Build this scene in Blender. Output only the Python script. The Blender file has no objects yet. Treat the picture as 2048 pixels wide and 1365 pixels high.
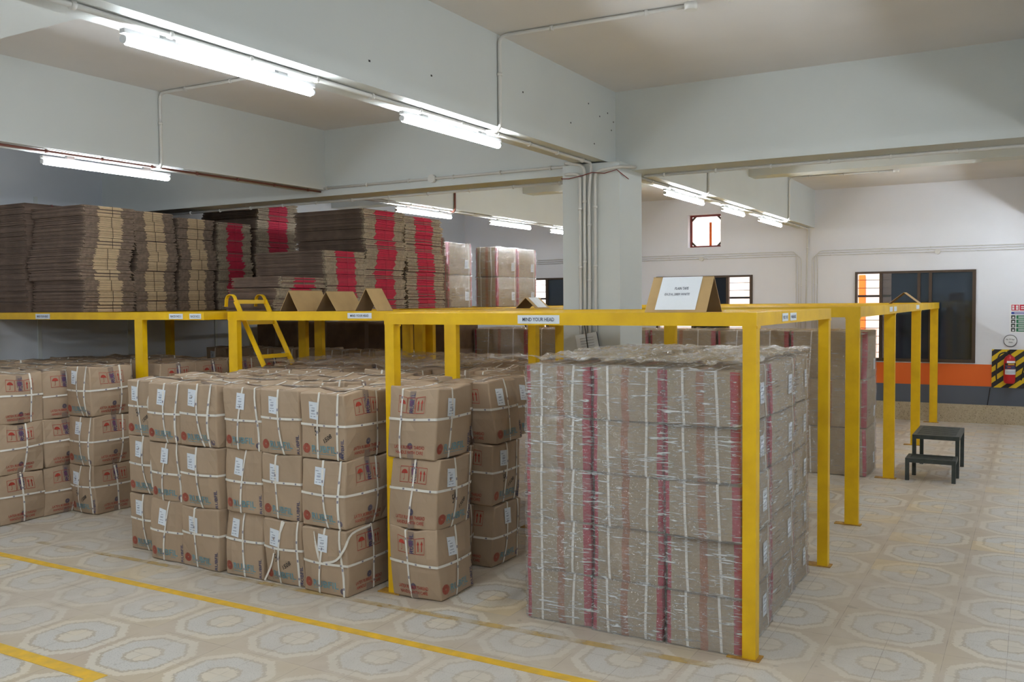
import bpy, math, random
from mathutils import Vector, Matrix
R = random.Random(7)
S = bpy.context.scene
COL = S.collection

# ---------------------------------------------------------------- camera
FPX, PITCH, ROLL, YAW, HC = 1825.39, .0426724, .0089311, 1.0521679, 1.75
cy, sy, cp, sp = math.cos(YAW), math.sin(YAW), math.cos(PITCH), math.sin(PITCH)
fw = Vector((sy*cp, cy*cp, -sp)); rt = Vector((cy, -sy, 0)); dn = fw.cross(rt)
cr, sr = math.cos(ROLL), math.sin(ROLL)
rt2 = rt*cr+dn*sr; dn2 = dn*cr-rt*sr
cam_d = bpy.data.cameras.new('camera'); cam = bpy.data.objects.new('camera', cam_d); COL.objects.link(cam)
up = -dn2; bk = -fw
cam.matrix_world = Matrix(((rt2.x, up.x, bk.x, 0), (rt2.y, up.y, bk.y, 0), (rt2.z, up.z, bk.z, HC), (0, 0, 0, 1)))
cam_d.sensor_width = 36; cam_d.lens = 36*FPX/2048; cam_d.clip_start = .05; cam_d.clip_end = 200
S.camera = cam
# ---------------------------------------------------------------- world, exposure
S.view_settings.view_transform = 'Standard'; S.view_settings.look = 'None'
S.view_settings.gamma = 1; S.view_settings.use_curve_mapping = False
S.view_settings.exposure = 0.0
w = bpy.data.worlds.new('world'); S.world = w; w.use_nodes = True
w.node_tree.nodes['Background'].inputs[0].default_value = (.86, .92, 1, 1)
w.node_tree.nodes['Background'].inputs[1].default_value = 3
sun_d = bpy.data.lights.new('sun', 'SUN'); sun_d.energy = 6.0; sun_d.angle = .02; sun_d.color = (1, .95, .88)
sun = bpy.data.objects.new('sun', sun_d); COL.objects.link(sun)
sun.rotation_euler = Vector((.55, -.25, -1)).to_track_quat('-Z', 'Y').to_euler()
S.cycles.use_denoising = True
S.cycles.max_bounces = 10; S.cycles.diffuse_bounces = 5; S.cycles.transparent_max_bounces = 24
S.cycles.caustics_reflective = False; S.cycles.caustics_refractive = False
S.cycles.sample_clamp_indirect = 4
TUBE = 92.0      # emission of the ceiling tubes

# ---------------------------------------------------------------- materials
def lin(c):
    return tuple((v/255/12.92 if v/255 <= .04045 else ((v/255+.055)/1.055)**2.4) for v in c)+(1,)
MATS = {}
def mat(name, rgb, rough=.6, metal=0, noise=.0, scale=8, spec=.5, bump=0, bscale=60, emit=0, rgb2=None):
    m = bpy.data.materials.new(name); m.use_nodes = True; nt = m.node_tree; N = nt.nodes; L = nt.links
    b = N['Principled BSDF']; c = lin(rgb)
    b.inputs['Base Color'].default_value = c; b.inputs['Roughness'].default_value = rough
    b.inputs['Metallic'].default_value = metal; b.inputs['Specular IOR Level'].default_value = spec
    if noise or rgb2:
        tc = N.new('ShaderNodeTexCoord'); n = N.new('ShaderNodeTexNoise'); n.inputs['Scale'].default_value = scale
        n.inputs['Detail'].default_value = 5; L.new(tc.outputs['Object'], n.inputs['Vector'])
        mx = N.new('ShaderNodeMix'); mx.data_type = 'RGBA'
        c2 = lin(rgb2) if rgb2 else tuple(v*(1-noise) for v in c[:3])+(1,)
        mx.inputs[6].default_value = c; mx.inputs[7].default_value = c2
        rp = N.new('ShaderNodeValToRGB'); rp.color_ramp.elements[0].position = .35; rp.color_ramp.elements[1].position = .65
        L.new(n.outputs['Fac'], rp.inputs[0]); L.new(rp.outputs[0], mx.inputs[0]); L.new(mx.outputs[2], b.inputs['Base Color'])
    if bump:
        tc = N.new('ShaderNodeTexCoord'); n = N.new('ShaderNodeTexNoise'); n.inputs['Scale'].default_value = bscale; n.inputs['Detail'].default_value = 3
        L.new(tc.outputs['Object'], n.inputs['Vector']); bp = N.new('ShaderNodeBump'); bp.inputs['Strength'].default_value = bump
        bp.inputs['Distance'].default_value = .01; L.new(n.outputs['Fac'], bp.inputs['Height']); L.new(bp.outputs[0], b.inputs['Normal'])
    if emit:
        b.inputs['Emission Color'].default_value = c; b.inputs['Emission Strength'].default_value = emit
    MATS[name] = m; return m
mat('paint', (210, 214, 213), .75, noise=.05, scale=1.5, bump=.05, bscale=40)
mat('ceil', (226, 223, 222), .85, noise=.06, scale=1.2)
mat('pvc', (216, 214, 210), .45)
mat('pvcdark', (120, 70, 60), .5)
mat('yellow', (238, 192, 8), .42, rgb2=(222, 174, 8), scale=6, bump=.04, bscale=25)
mat('yellow_worn', (196, 152, 60), .6, rgb2=(150, 110, 50), scale=20)
mat('line', (226, 178, 40), .6, rgb2=(205, 165, 62), scale=14)
mat('carton', (174, 151, 127), .8, noise=.12, scale=3.5, bump=.08, bscale=30)
mat('cartontop', (166, 139, 112), .7, noise=.14, scale=5, bump=.1, bscale=20)
mat('strap', (232, 228, 220), .45)
mat('strapmark', (140, 136, 150), .5)
mat('sticker', (226, 232, 240), .5)
mat('ink', (70, 76, 96), .6)
mat('inklight', (136, 142, 160), .6)
mat('redink', (178, 62, 48), .7, noise=.3, scale=60)
mat('blueink', (110, 156, 168), .7, noise=.2, scale=40)
mat('navyink', (62, 66, 104), .7, noise=.3, scale=40)
mat('penink', (50, 46, 44), .6)
mat('purpleink', (108, 66, 96), .7)
mat('tapeprint', (138, 120, 108), .35)
mat('exportbox', (168, 148, 122), .75, noise=.1, scale=5)
mat('redstrip', (176, 40, 70), .6, noise=.15, scale=30)
mat('orangetape', (172, 114, 84), .4, noise=.25, scale=12)
mat('sheet', (150, 128, 110), .9, noise=.4, scale=30)
mat('sheetedge', (176, 158, 134), .9, noise=.35, scale=40)
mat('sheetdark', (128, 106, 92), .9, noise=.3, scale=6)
mat('sheetcream', (216, 188, 150), .9, noise=.12, scale=30)
mat('sheetred', (196, 30, 66), .8, noise=.15, scale=30)
mat('kraft', (184, 152, 104), .8, noise=.1, scale=9)
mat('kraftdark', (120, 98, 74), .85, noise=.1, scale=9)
mat('twine', (60, 50, 44), .8)
mat('steel', (70, 76, 74), .5, metal=.3, noise=.25, scale=18)
mat('frame', (78, 62, 50), .45, metal=.2, noise=.15, scale=10)
mat('framered', (120, 44, 40), .5)
mat('bars', (52, 50, 52), .5)
mat('black', (28, 27, 30), .5)
mat('cable', (34, 30, 32), .5)
mat('extred', (190, 24, 34), .3)
mat('white', (236, 236, 238), .5)
mat('signred', (196, 40, 62), .5)
mat('signblue', (44, 62, 150), .5)
mat('signgreen', (30, 110, 74), .5)
mat('grille', (240, 200, 180), .6)
mat('outwall', (236, 224, 216), .8, noise=.05, scale=.5)
mat('outpink', (228, 200, 184), .8)
mat('outorange', (250, 110, 30), .7)
mat('ground', (170, 160, 145), .9)
mat('batten', (226, 228, 230), .5)
mat('film_sleeve', (236, 240, 246), .12, spec=.8, bump=.5, bscale=18)
def glow(name, strength, col=(1, .985, .97)):
    m = bpy.data.materials.new(name); m.use_nodes = True; N = m.node_tree.nodes; N.remove(N['Principled BSDF'])
    e = N.new('ShaderNodeEmission'); e.inputs[0].default_value = col+(1,); e.inputs[1].default_value = strength
    m.node_tree.links.new(e.outputs[0], N['Material Output'].inputs[0]); MATS[name] = m
glow('tube', TUBE, (.87, .95, 1.0))

def film(name, base, amt, rough=.16, sc=(7, 7, 95), gl=.17):
    """Stretch film: mostly clear, glossy, with whitish creases and tube reflections painted as white streaks."""
    m = bpy.data.materials.new(name); m.use_nodes = True; nt = m.node_tree; N = nt.nodes; L = nt.links
    b = N['Principled BSDF']; b.inputs['Base Color'].default_value = (.88, .89, .9, 1); b.inputs['Roughness'].default_value = rough
    b.inputs['Specular IOR Level'].default_value = 1.0
    tc = N.new('ShaderNodeTexCoord'); oi = N.new('ShaderNodeObjectInfo')
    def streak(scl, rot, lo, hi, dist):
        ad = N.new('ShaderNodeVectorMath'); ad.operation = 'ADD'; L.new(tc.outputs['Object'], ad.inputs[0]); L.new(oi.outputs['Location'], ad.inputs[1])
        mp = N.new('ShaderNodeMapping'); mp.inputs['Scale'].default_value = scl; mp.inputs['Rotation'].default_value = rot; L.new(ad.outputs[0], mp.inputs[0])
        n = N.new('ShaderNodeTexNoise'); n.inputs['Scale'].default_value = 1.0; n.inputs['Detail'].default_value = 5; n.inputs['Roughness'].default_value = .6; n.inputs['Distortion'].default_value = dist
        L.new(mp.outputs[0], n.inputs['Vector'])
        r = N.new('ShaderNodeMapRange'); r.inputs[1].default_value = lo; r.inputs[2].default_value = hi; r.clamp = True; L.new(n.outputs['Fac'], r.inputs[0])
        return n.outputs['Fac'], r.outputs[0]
    n1, s1 = streak(sc, (.10, .06, .1), .57, .67, .5)  # streak masks whiten the creases and imitate glints of the tubes
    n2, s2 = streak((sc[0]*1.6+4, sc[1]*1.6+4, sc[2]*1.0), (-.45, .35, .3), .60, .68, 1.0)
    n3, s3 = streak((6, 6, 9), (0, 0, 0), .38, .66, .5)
    def mth(op, a_, b_):
        k = N.new('ShaderNodeMath'); k.operation = op; k.use_clamp = True
        for i, v in enumerate((a_, b_)):
            if isinstance(v, (int, float)): k.inputs[i].default_value = v
            else: L.new(v, k.inputs[i])
        return k.outputs[0]
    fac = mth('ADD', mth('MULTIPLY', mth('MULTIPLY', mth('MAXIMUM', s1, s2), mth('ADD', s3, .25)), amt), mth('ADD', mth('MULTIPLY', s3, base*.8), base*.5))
    hgt = mth('ADD', mth('MULTIPLY', n1, .6), mth('MULTIPLY', n2, .5))
    bp = N.new('ShaderNodeBump'); bp.inputs['Strength'].default_value = 1.0; bp.inputs['Distance'].default_value = .03
    L.new(hgt, bp.inputs['Height']); L.new(bp.outputs[0], b.inputs['Normal'])
    t = N.new('ShaderNodeBsdfTransparent'); t.inputs[0].default_value = (.97, .97, .98, 1)
    g = N.new('ShaderNodeBsdfGlossy'); g.inputs['Roughness'].default_value = .16; g.inputs[0].default_value = (1, 1, 1, 1); L.new(bp.outputs[0], g.inputs['Normal'])
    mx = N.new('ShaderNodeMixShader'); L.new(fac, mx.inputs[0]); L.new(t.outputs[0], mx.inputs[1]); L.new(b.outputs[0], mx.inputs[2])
    mx2 = N.new('ShaderNodeMixShader'); mx2.inputs[0].default_value = gl; L.new(mx.outputs[0], mx2.inputs[1]); L.new(g.outputs[0], mx2.inputs[2])
    L.new(mx2.outputs[0], N['Material Output'].inputs[0]); MATS[name] = m
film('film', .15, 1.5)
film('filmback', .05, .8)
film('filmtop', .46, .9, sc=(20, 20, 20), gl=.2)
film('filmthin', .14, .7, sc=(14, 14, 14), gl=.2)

def glassm(name, tint, fill, amt, refl):
    m = bpy.data.materials.new(name); m.use_nodes = True; nt = m.node_tree; N = nt.nodes; L = nt.links
    N.remove(N['Principled BSDF'])
    t = N.new('ShaderNodeBsdfTransparent'); t.inputs[0].default_value = tint+(1,)
    d = N.new('ShaderNodeBsdfDiffuse'); d.inputs[0].default_value = fill
    g = N.new('ShaderNodeBsdfGlossy'); g.inputs['Roughness'].default_value = .03; g.inputs[0].default_value = (.8, .9, 1, 1)
    m1 = N.new('ShaderNodeMixShader'); m1.inputs[0].default_value = amt; L.new(t.outputs[0], m1.inputs[1]); L.new(d.outputs[0], m1.inputs[2])
    mx = N.new('ShaderNodeMixShader'); mx.inputs[0].default_value = refl
    L.new(m1.outputs[0], mx.inputs[1]); L.new(g.outputs[0], mx.inputs[2]); L.new(mx.outputs[0], N['Material Output'].inputs[0]); MATS[name] = m
glassm('greyglass', (.35, .36, .38), lin((110, 108, 106)), .4, .06)
glassm('darkglass', (.006, .009, .013), lin((54, 64, 78)), .6, .07)  # navy diffuse painted in for the dark, shaded space outside

class NB:
    """small node-building helper for the two big procedural surfaces"""
    def __init__(s, name, rough):
        s.m = bpy.data.materials.new(name); s.m.use_nodes = True; s.N = s.m.node_tree.nodes; s.L = s.m.node_tree.links
        s.b = s.N['Principled BSDF']; s.b.inputs['Roughness'].default_value = rough; MATS[name] = s.m
    def math(s, op, a, b=None, clamp=False):
        n = s.N.new('ShaderNodeMath'); n.operation = op; n.use_clamp = clamp
        for i, v in enumerate((a, b)):
            if v is None: continue
            if isinstance(v, (int, float)): n.inputs[i].default_value = v
            else: s.L.new(v, n.inputs[i])
        return n.outputs[0]
    def mix(s, f, a, b):
        n = s.N.new('ShaderNodeMix'); n.data_type = 'RGBA'
        for i, v in ((0, f), (6, a), (7, b)):
            if isinstance(v, (int, float)): n.inputs[i].default_value = v
            elif isinstance(v, tuple): n.inputs[i].default_value = v
            else: s.L.new(v, n.inputs[i])
        return n.outputs[2]
    def noise(s, vec, scale, detail=4, dist=0):
        n = s.N.new('ShaderNodeTexNoise'); n.inputs['Scale'].default_value = scale; n.inputs['Detail'].default_value = detail
        n.inputs['Distortion'].default_value = dist; s.L.new(vec, n.inputs['Vector']); return n.outputs['Fac']
    def step(s, v, lo, hi):
        n = s.N.new('ShaderNodeMapRange'); n.inputs[1].default_value = lo; n.inputs[2].default_value = hi; n.clamp = True
        s.L.new(v, n.inputs[0]); return n.outputs[0]

# floor: old cement mosaic tiles, an octagon of four tiles repeating every .5385 m
fb = NB('floor', .45)
geo = fb.N.new('ShaderNodeNewGeometry'); pos = geo.outputs['Position']
sep = fb.N.new('ShaderNodeSeparateXYZ'); fb.L.new(pos, sep.inputs[0])
wob = fb.noise(pos, 60, 3)
P = .5385
def cell(v, o):
    u = fb.math('DIVIDE', fb.math('SUBTRACT', v, o-P/2), P)
    return fb.math('ABSOLUTE', fb.math('MULTIPLY', fb.math('SUBTRACT', fb.math('FRACT', u), .5), P)), u
ax, ux = cell(sep.outputs[0], 5.147); ay, uy = cell(sep.outputs[1], .624)
sm = fb.math('MULTIPLY', fb.math('ADD', ax, ay), .68)
oct_ = fb.math('MAXIMUM', fb.math('MAXIMUM', ax, ay), sm)
oct_ = fb.math('ADD', oct_, fb.math('MULTIPLY', fb.math('SUBTRACT', wob, .5), .05))
tvec = fb.N.new('ShaderNodeVectorMath'); tvec.operation = 'FLOOR'
sc_ = fb.N.new('ShaderNodeVectorMath'); sc_.operation = 'MULTIPLY'; fb.L.new(pos, sc_.inputs[0]); sc_.inputs[1].default_value = (2/P, 2/P, 0)
of_ = fb.N.new('ShaderNodeVectorMath'); of_.operation = 'ADD'; of_.inputs[1].default_value = (-5.147*2/P+50, -.624*2/P+50, .5); fb.L.new(sc_.outputs[0], of_.inputs[0])
fb.L.new(of_.outputs[0], tvec.inputs[0])
wn = fb.N.new('ShaderNodeTexWhiteNoise'); fb.L.new(tvec.outputs[0], wn.inputs[0]); rnd = wn.outputs['Value']
big = fb.noise(pos, .9, 4); mid = fb.noise(pos, 7, 5); fine = fb.noise(pos, 140, 2)
tan = fb.mix(fb.math('MULTIPLY', rnd, 1), lin((184, 168, 150)), lin((192, 176, 150)))
cream = fb.mix(rnd, lin((206, 198, 184)), lin((212, 200, 180)))
chips = fb.mix(fb.step(fine, .60, .66), lin((198, 194, 188)), lin((160, 156, 150)))
grey = chips
lineC = lin((178, 166, 148))
c = fb.mix(fb.step(oct_, .075, .079), cream, lineC)
c = fb.mix(fb.step(oct_, .093, .098), c, grey)
c = fb.mix(fb.step(oct_, .186, .191), c, lineC)
c = fb.mix(fb.step(oct_, .203, .208), c, cream)
c = fb.mix(fb.step(oct_, .243, .249), c, tan)
worn = fb.mix(fb.step(mid, .4, .7), lin((196, 187, 176)), lin((184, 173, 160)))
c = fb.mix(fb.math('MULTIPLY', fb.step(big, .34, .6), .62), c, worn)                      # dusty, worn patches
fresh = fb.math('GREATER_THAN', rnd, .955)
yc = fb.mix(.55, c, lin((216, 188, 132)))
c = fb.mix(fb.math('MULTIPLY', fresh, .55), c, yc)
def joint(a): return fb.math('MINIMUM', a, fb.math('ABSOLUTE', fb.math('SUBTRACT', a, P/2)))
jd = fb.math('MINIMUM', joint(ax), joint(ay))
jn = fb.math('MULTIPLY', fb.math('SUBTRACT', 1, fb.step(jd, .0008, .0024)), fb.step(mid, .35, .6))
c = fb.mix(fb.math('MULTIPLY', jn, .6), c, lin((120, 106, 94)))
spots = fb.step(fb.noise(pos, 11, 1), .72, .76)
c = fb.mix(fb.math('MULTIPLY', spots, .35), c, lin((128, 116, 104)))
fb.L.new(c, fb.b.inputs['Base Color'])
rr = fb.math('ADD', fb.math('MULTIPLY', mid, .3), .3); fb.L.new(rr, fb.b.inputs['Roughness'])

# wall paint with the painted orange and slate bands
wb = NB('wallbands', .7)
geo = wb.N.new('ShaderNodeNewGeometry'); sep = wb.N.new('ShaderNodeSeparateXYZ'); wb.L.new(geo.outputs['Position'], sep.inputs[0])
z = sep.outputs[2]; nz = wb.noise(geo.outputs['Position'], 1.3, 5)
wc = wb.mix(nz, lin((238, 238, 244)), lin((226, 226, 232)))
oc = wb.mix(nz, lin((236, 112, 36)), lin((222, 98, 34)))
gc = wb.mix(nz, lin((92, 98, 110)), lin((80, 86, 98)))
c = wb.mix(wb.math('LESS_THAN', z, .824), wc, oc)
c = wb.mix(wb.math('LESS_THAN', z, .518), c, gc)
wb.L.new(c, wb.b.inputs['Base Color'])
pb = NB('plinth', .6); geo = pb.N.new('ShaderNodeNewGeometry')
c = pb.mix(pb.noise(geo.outputs['Position'], 25, 6), lin((168, 150, 122)), lin((196, 184, 160)))
c = pb.mix(pb.step(pb.noise(geo.outputs['Position'], 90, 2), .6, .68), c, lin((110, 96, 78))); pb.L.new(c, pb.b.inputs['Base Color'])
lw = NB('leftwall', .75); geo = lw.N.new('ShaderNodeNewGeometry')
c = lw.mix(lw.noise(geo.outputs['Position'], 1.1, 5), lin((218, 222, 228)), lin((202, 206, 214))); lw.L.new(c, lw.b.inputs['Base Color'])
# hazard stripes
hz = NB('hazard', .5); geo = hz.N.new('ShaderNodeNewGeometry'); sep = hz.N.new('ShaderNodeSeparateXYZ'); hz.L.new(geo.outputs['Position'], sep.inputs[0])
d = hz.math('SUBTRACT', hz.math('MULTIPLY', sep.outputs[1], -.8), sep.outputs[2])
s_ = hz.math('GREATER_THAN', hz.math('FRACT', hz.math('DIVIDE', hz.math('ADD', d, 9.02), .148)), .5)
hz.L.new(hz.mix(s_, lin((226, 190, 30)), lin((38, 34, 36))), hz.b.inputs['Base Color'])
# faded floor paint
fd = bpy.data.materials.new('fadedline'); fd.use_nodes = True; N = fd.node_tree.nodes; L = fd.node_tree.links
b = N['Principled BSDF']; b.inputs['Base Color'].default_value = lin((208, 172, 92)); b.inputs['Roughness'].default_value = .6
g_ = N.new('ShaderNodeNewGeometry'); n_ = N.new('ShaderNodeTexNoise'); n_.inputs['Scale'].default_value = 5; n_.inputs['Detail'].default_value = 7; L.new(g_.outputs['Position'], n_.inputs['Vector'])
r_ = N.new('ShaderNodeValToRGB'); r_.color_ramp.elements[0].position = .30; r_.color_ramp.elements[1].position = .66; r_.color_ramp.elements[1].color = (.6,)*3+(1,); L.new(n_.outputs['Fac'], r_.inputs[0])
t_ = N.new('ShaderNodeBsdfTransparent'); x_ = N.new('ShaderNodeMixShader'); L.new(r_.outputs[0], x_.inputs[0]); L.new(t_.outputs[0], x_.inputs[1]); L.new(b.outputs[0], x_.inputs[2]); L.new(x_.outputs[0], N['Material Output'].inputs[0])
MATS['fadedline'] = fd

# ---------------------------------------------------------------- mesh helpers
class MB:
    def __init__(s): s.v = []; s.f = []; s.mi = []; s.mats = []; s.fn = None; s.smooth = []
    def m(s, name):
        if name not in s.mats: s.mats.append(name)
        return s.mats.index(name)
    def face(s, pts, mname, smooth=False):
        i0 = len(s.v); s.v += [tuple(p) for p in pts]; s.f.append(tuple(range(i0, i0+len(pts)))); s.mi.append(s.m(mname)); s.smooth.append(smooth)
    def box(s, x0, y0, z0, x1, y1, z1, mname, M=None, skip=''):
        c = [(x, y, z) for z in (z0, z1) for y in (y0, y1) for x in (x0, x1)]
        if M is not None: c = [tuple(M @ Vector(p)) for p in c]
        i0 = len(s.v); s.v += c
        for k, q in (('b', (0, 2, 3, 1)), ('t', (4, 5, 7, 6)), ('f', (0, 1, 5, 4)), ('k', (2, 6, 7, 3)), ('l', (0, 4, 6, 2)), ('r', (1, 3, 7, 5))):
            if k in skip: continue
            s.f.append(tuple(i0+j for j in q)); s.mi.append(s.m(mname)); s.smooth.append(False)
        return s
    def bar(s, p, q, w, h, mname, upv=(0, 0, 1)):
        p = Vector(p); q = Vector(q); d = (q-p); L = d.length; d.normalize(); u = Vector(upv); sd = d.cross(u)
        if sd.length < 1e-4: sd = d.cross(Vector((1, 0, 0)))
        sd.normalize(); u = sd.cross(d)
        M = Matrix(((d.x, sd.x, u.x, p.x), (d.y, sd.y, u.y, p.y), (d.z, sd.z, u.z, p.z), (0, 0, 0, 1)))
        return s.box(0, -w/2, -h/2, L, w/2, h/2, mname, M)
    def tube(s, pts, r, mname, n=10, cap=True, radii=None):
        pts = [Vector(p) for p in pts]; rings = []; prev = None
        for i, p in enumerate(pts):
            d = (pts[min(i+1, len(pts)-1)]-pts[max(i-1, 0)]).normalized()
            if prev is None:
                a = d.cross(Vector((0, 0, 1)))
                if a.length < .1: a = d.cross(Vector((1, 0, 0)))
            else: a = prev-d*prev.dot(d)
            a.normalize(); prev = a; b_ = d.cross(a); rr = radii[i] if radii else r
            i0 = len(s.v); s.v += [tuple(p+(a*math.cos(2*math.pi*k/n)+b_*math.sin(2*math.pi*k/n))*rr) for k in range(n)]; rings.append(i0)
        for j in range(len(rings)-1):
            for k in range(n):
                s.f.append((rings[j]+k, rings[j]+(k+1) % n, rings[j+1]+(k+1) % n, rings[j+1]+k)); s.mi.append(s.m(mname)); s.smooth.append(True)
        if cap:
            s.f.append(tuple(rings[0]+k for k in range(n-1, -1, -1))); s.mi.append(s.m(mname)); s.smooth.append(False)
            s.f.append(tuple(rings[-1]+k for k in range(n))); s.mi.append(s.m(mname)); s.smooth.append(False)
        return s
    def lathe(s, prof, cx, cy_, mname, n=24):
        rings = []
        for r_, z_ in prof:
            i0 = len(s.v); s.v += [(cx+r_*math.cos(2*math.pi*k/n), cy_+r_*math.sin(2*math.pi*k/n), z_) for k in range(n)]; rings.append(i0)
        for j in range(len(rings)-1):
            for k in range(n):
                s.f.append((rings[j]+k, rings[j]+(k+1) % n, rings[j+1]+(k+1) % n, rings[j+1]+k)); s.mi.append(s.m(mname)); s.smooth.append(True)
        return s
    def mesh(s, name):
        me = bpy.data.meshes.new(name); v = [s.fn(p) for p in s.v] if s.fn else s.v
        me.from_pydata(v, [], s.f)
        for n in s.mats: me.materials.append(MATS[n])
        me.polygons.foreach_set('material_index', s.mi); me.polygons.foreach_set('use_smooth', s.smooth); me.update(); return me
    def build(s, name, parent=None, **k): return put(s.mesh(name), name, parent, **k)
def put(me, name, parent=None, loc=(0, 0, 0), rot=(0, 0, 0), label=None, cat=None, group=None, kind=None):
    o = bpy.data.objects.new(name, me); COL.objects.link(o); o.location = loc; o.rotation_euler = rot
    if parent: o.parent = parent
    return tag(o, label, cat, group, kind)
def tag(o, label=None, cat=None, group=None, kind=None):
    if label: o['label'] = label
    if cat: o['category'] = cat
    if group: o['group'] = group
    if kind: o['kind'] = kind
    return o
def empty(name, loc=(0, 0, 0), rotz=0, **k):
    o = bpy.data.objects.new(name, None); COL.objects.link(o); o.location = loc; o.rotation_euler = (0, 0, rotz); return tag(o, **k)
def struct(name, mb, **k): return mb.build(name, kind='structure', **k)

TXT = {}
def text_geo(t):
    if t not in TXT:
        cu = bpy.data.curves.new('t', 'FONT'); cu.body = t; cu.resolution_u = 2; cu.offset = .012
        o = bpy.data.objects.new('t', cu); COL.objects.link(o)
        dg = bpy.context.evaluated_depsgraph_get(); me = o.evaluated_get(dg).to_mesh()
        vs = [tuple(v.co[:2]) for v in me.vertices]; fs = [tuple(p.vertices) for p in me.polygons]
        o.evaluated_get(dg).to_mesh_clear(); bpy.data.objects.remove(o); bpy.data.curves.remove(cu)
        x0 = min(v[0] for v in vs); x1 = max(v[0] for v in vs); y0 = min(v[1] for v in vs); y1 = max(v[1] for v in vs)
        TXT[t] = ([((v[0]-x0)/(x1-x0), (v[1]-y0)/(y1-y0)) for v in vs], fs)
    return TXT[t]
def text(mb, t, o, u, v, mname):
    """fit text in the parallelogram with corner o and edge vectors u (along) and v (up)"""
    vs, fs = text_geo(t); o = Vector(o); u = Vector(u); v = Vector(v); i0 = len(mb.v)
    mb.v += [tuple(o+u*a+v*b_) for a, b_ in vs]
    for f in fs: mb.f.append(tuple(i0+i for i in f)); mb.mi.append(mb.m(mname)); mb.smooth.append(False)

# ---------------------------------------------------------------- building shell
XW, YL, ZC, ZA, ZB = 14.25, 9.12, 3.39, 2.828, 2.77
XB, YR = -5.0, -6.6
struct('floor', MB().box(XB, YR, -.15, XW+.3, YL+.2, 0, 'floor'))
struct('ceiling', MB().box(XB, YR, ZC, XW+.3, YL+.2, ZC+.2, 'ceil'))
struct('wall_left', MB().box(XB, YL, 0, XW, YL+.2, ZC, 'leftwall'))
struct('wall_right', MB().box(XB, YR-.2, 0, XW, YR, ZC, 'paint'))
struct('wall_back', MB().box(XB-.2, YR, 0, XB, YL, ZC, 'paint'))
# far wall with its openings (y0,y1,z0,z1)
OP = [(.69, 2.285, .84, 2.148), (3.80, 5.385, .84, 2.142), (6.27, 7.86, .84, 2.165), (4.31, 4.85, 2.60, 3.125)]
ys = sorted({YR, YL}|{o[0] for o in OP}|{o[1] for o in OP}); zs = sorted({0, ZC}|{o[2] for o in OP}|{o[3] for o in OP})
mb = MB()
for i in range(len(ys)-1):
    run = None
    for j in range(len(zs)-1):
        yc_, zc_ = (ys[i]+ys[i+1])/2, (zs[j]+zs[j+1])/2
        hole = any(o[0] < yc_ < o[1] and o[2] < zc_ < o[3] for o in OP)
        if not hole and run is None: run = zs[j]
        if hole and run is not None: mb.box(XW, ys[i], run, XW+.23, ys[i+1], zs[j], 'wallbands'); run = None
    if run is not None: mb.box(XW, ys[i], run, XW+.23, ys[i+1], ZC, 'wallbands')
struct('wall_far', mb)
struct('baseboard_far', MB().box(XW-.035, YR, 0, XW, YL, .258, 'plinth'))
mb = MB()
for y in (8.3, 7.0, 5.9): mb.box(y-.02, YL-.012, 0, y+.02, YL, 2.9, 'paint')
struct('trim_1', mb)
# beams
HOLES = ((6.548, 3.20), (6.40, 3.15), (6.62, 3.08), (6.2, 3.21), (5.9, 3.02), (4.168, 2.99), (3.63, 2.95), (6.3, 2.93), (6.66, 3.15), (5.2, 3.1))
for y0, y1 in ((-3.35, -3.1), (-.24, .02), (2.87, 3.12), (5.85, 6.10)):
    mb = MB().box(XB, y0, ZA, XW, y1, ZC, 'paint')
    if y0 == 2.87:
        for hx, hz_ in HOLES: mb.box(hx-.008, y0-.001, hz_-.005, hx+.006, y0, hz_+.005, 'black')
    struct('ceiling_beam', mb)
for x0, x1 in ((-1.1, -.8), (6.70, 7.03)):
    struct('ceiling_beam', MB().box(x0, YR, ZB, x1, YL, ZC, 'paint'))
for x0, x1 in ((2.50, 2.93), (10.57, 10.85)):
    for (ya, yb) in ((YR, -3.35), (-3.1, -.24), (.02, 2.87), (3.12, 5.85), (6.1, YL)):
        struct('ceiling_rib', MB().box(x0, ya, 3.175, x1, yb, ZC, 'paint'))
struct('column', MB().box(6.48, 2.744, 0, 6.93, 3.227, 2.815, 'paint'))
# painted floor lines
struct('floor_line', MB().box(3.715, 1.2, 0, 3.775, 8.8, .0015, 'line'))
struct('floor_line', MB().box(2.655, 3.84, 0, 2.735, 8.8, .0015, 'line').box(1.4, 3.78, 0, 2.735, 3.84, .0015, 'line'))
mb = MB(); mb.face([(4.10, 6.4, .002), (4.05, 6.4, .002), (4.17, 1.3, .002), (4.23, 1.3, .002)], 'fadedline'); struct('floor_line', mb)
# outdoors
struct('exterior_ground', MB().box(XW+.3, -12, -.3, 40, 22, -.1, 'ground'))
mb = MB().box(18.2, -12, -.1, 18.5, 22, 6, 'outwall')
mb.box(18.17, 2.735, -.1, 18.2, 2.85, 2.2, 'outorange').box(18.1, 1.2, -.1, 18.2, 2.70, 2.2, 'outpink').box(18.1, 3.6, -.1, 18.2, 5.0, 2.2, 'outpink').box(18.1, 6.5, -.1, 18.2, 9, 2.2, 'outpink')
struct('exterior_wall', mb)

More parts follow.
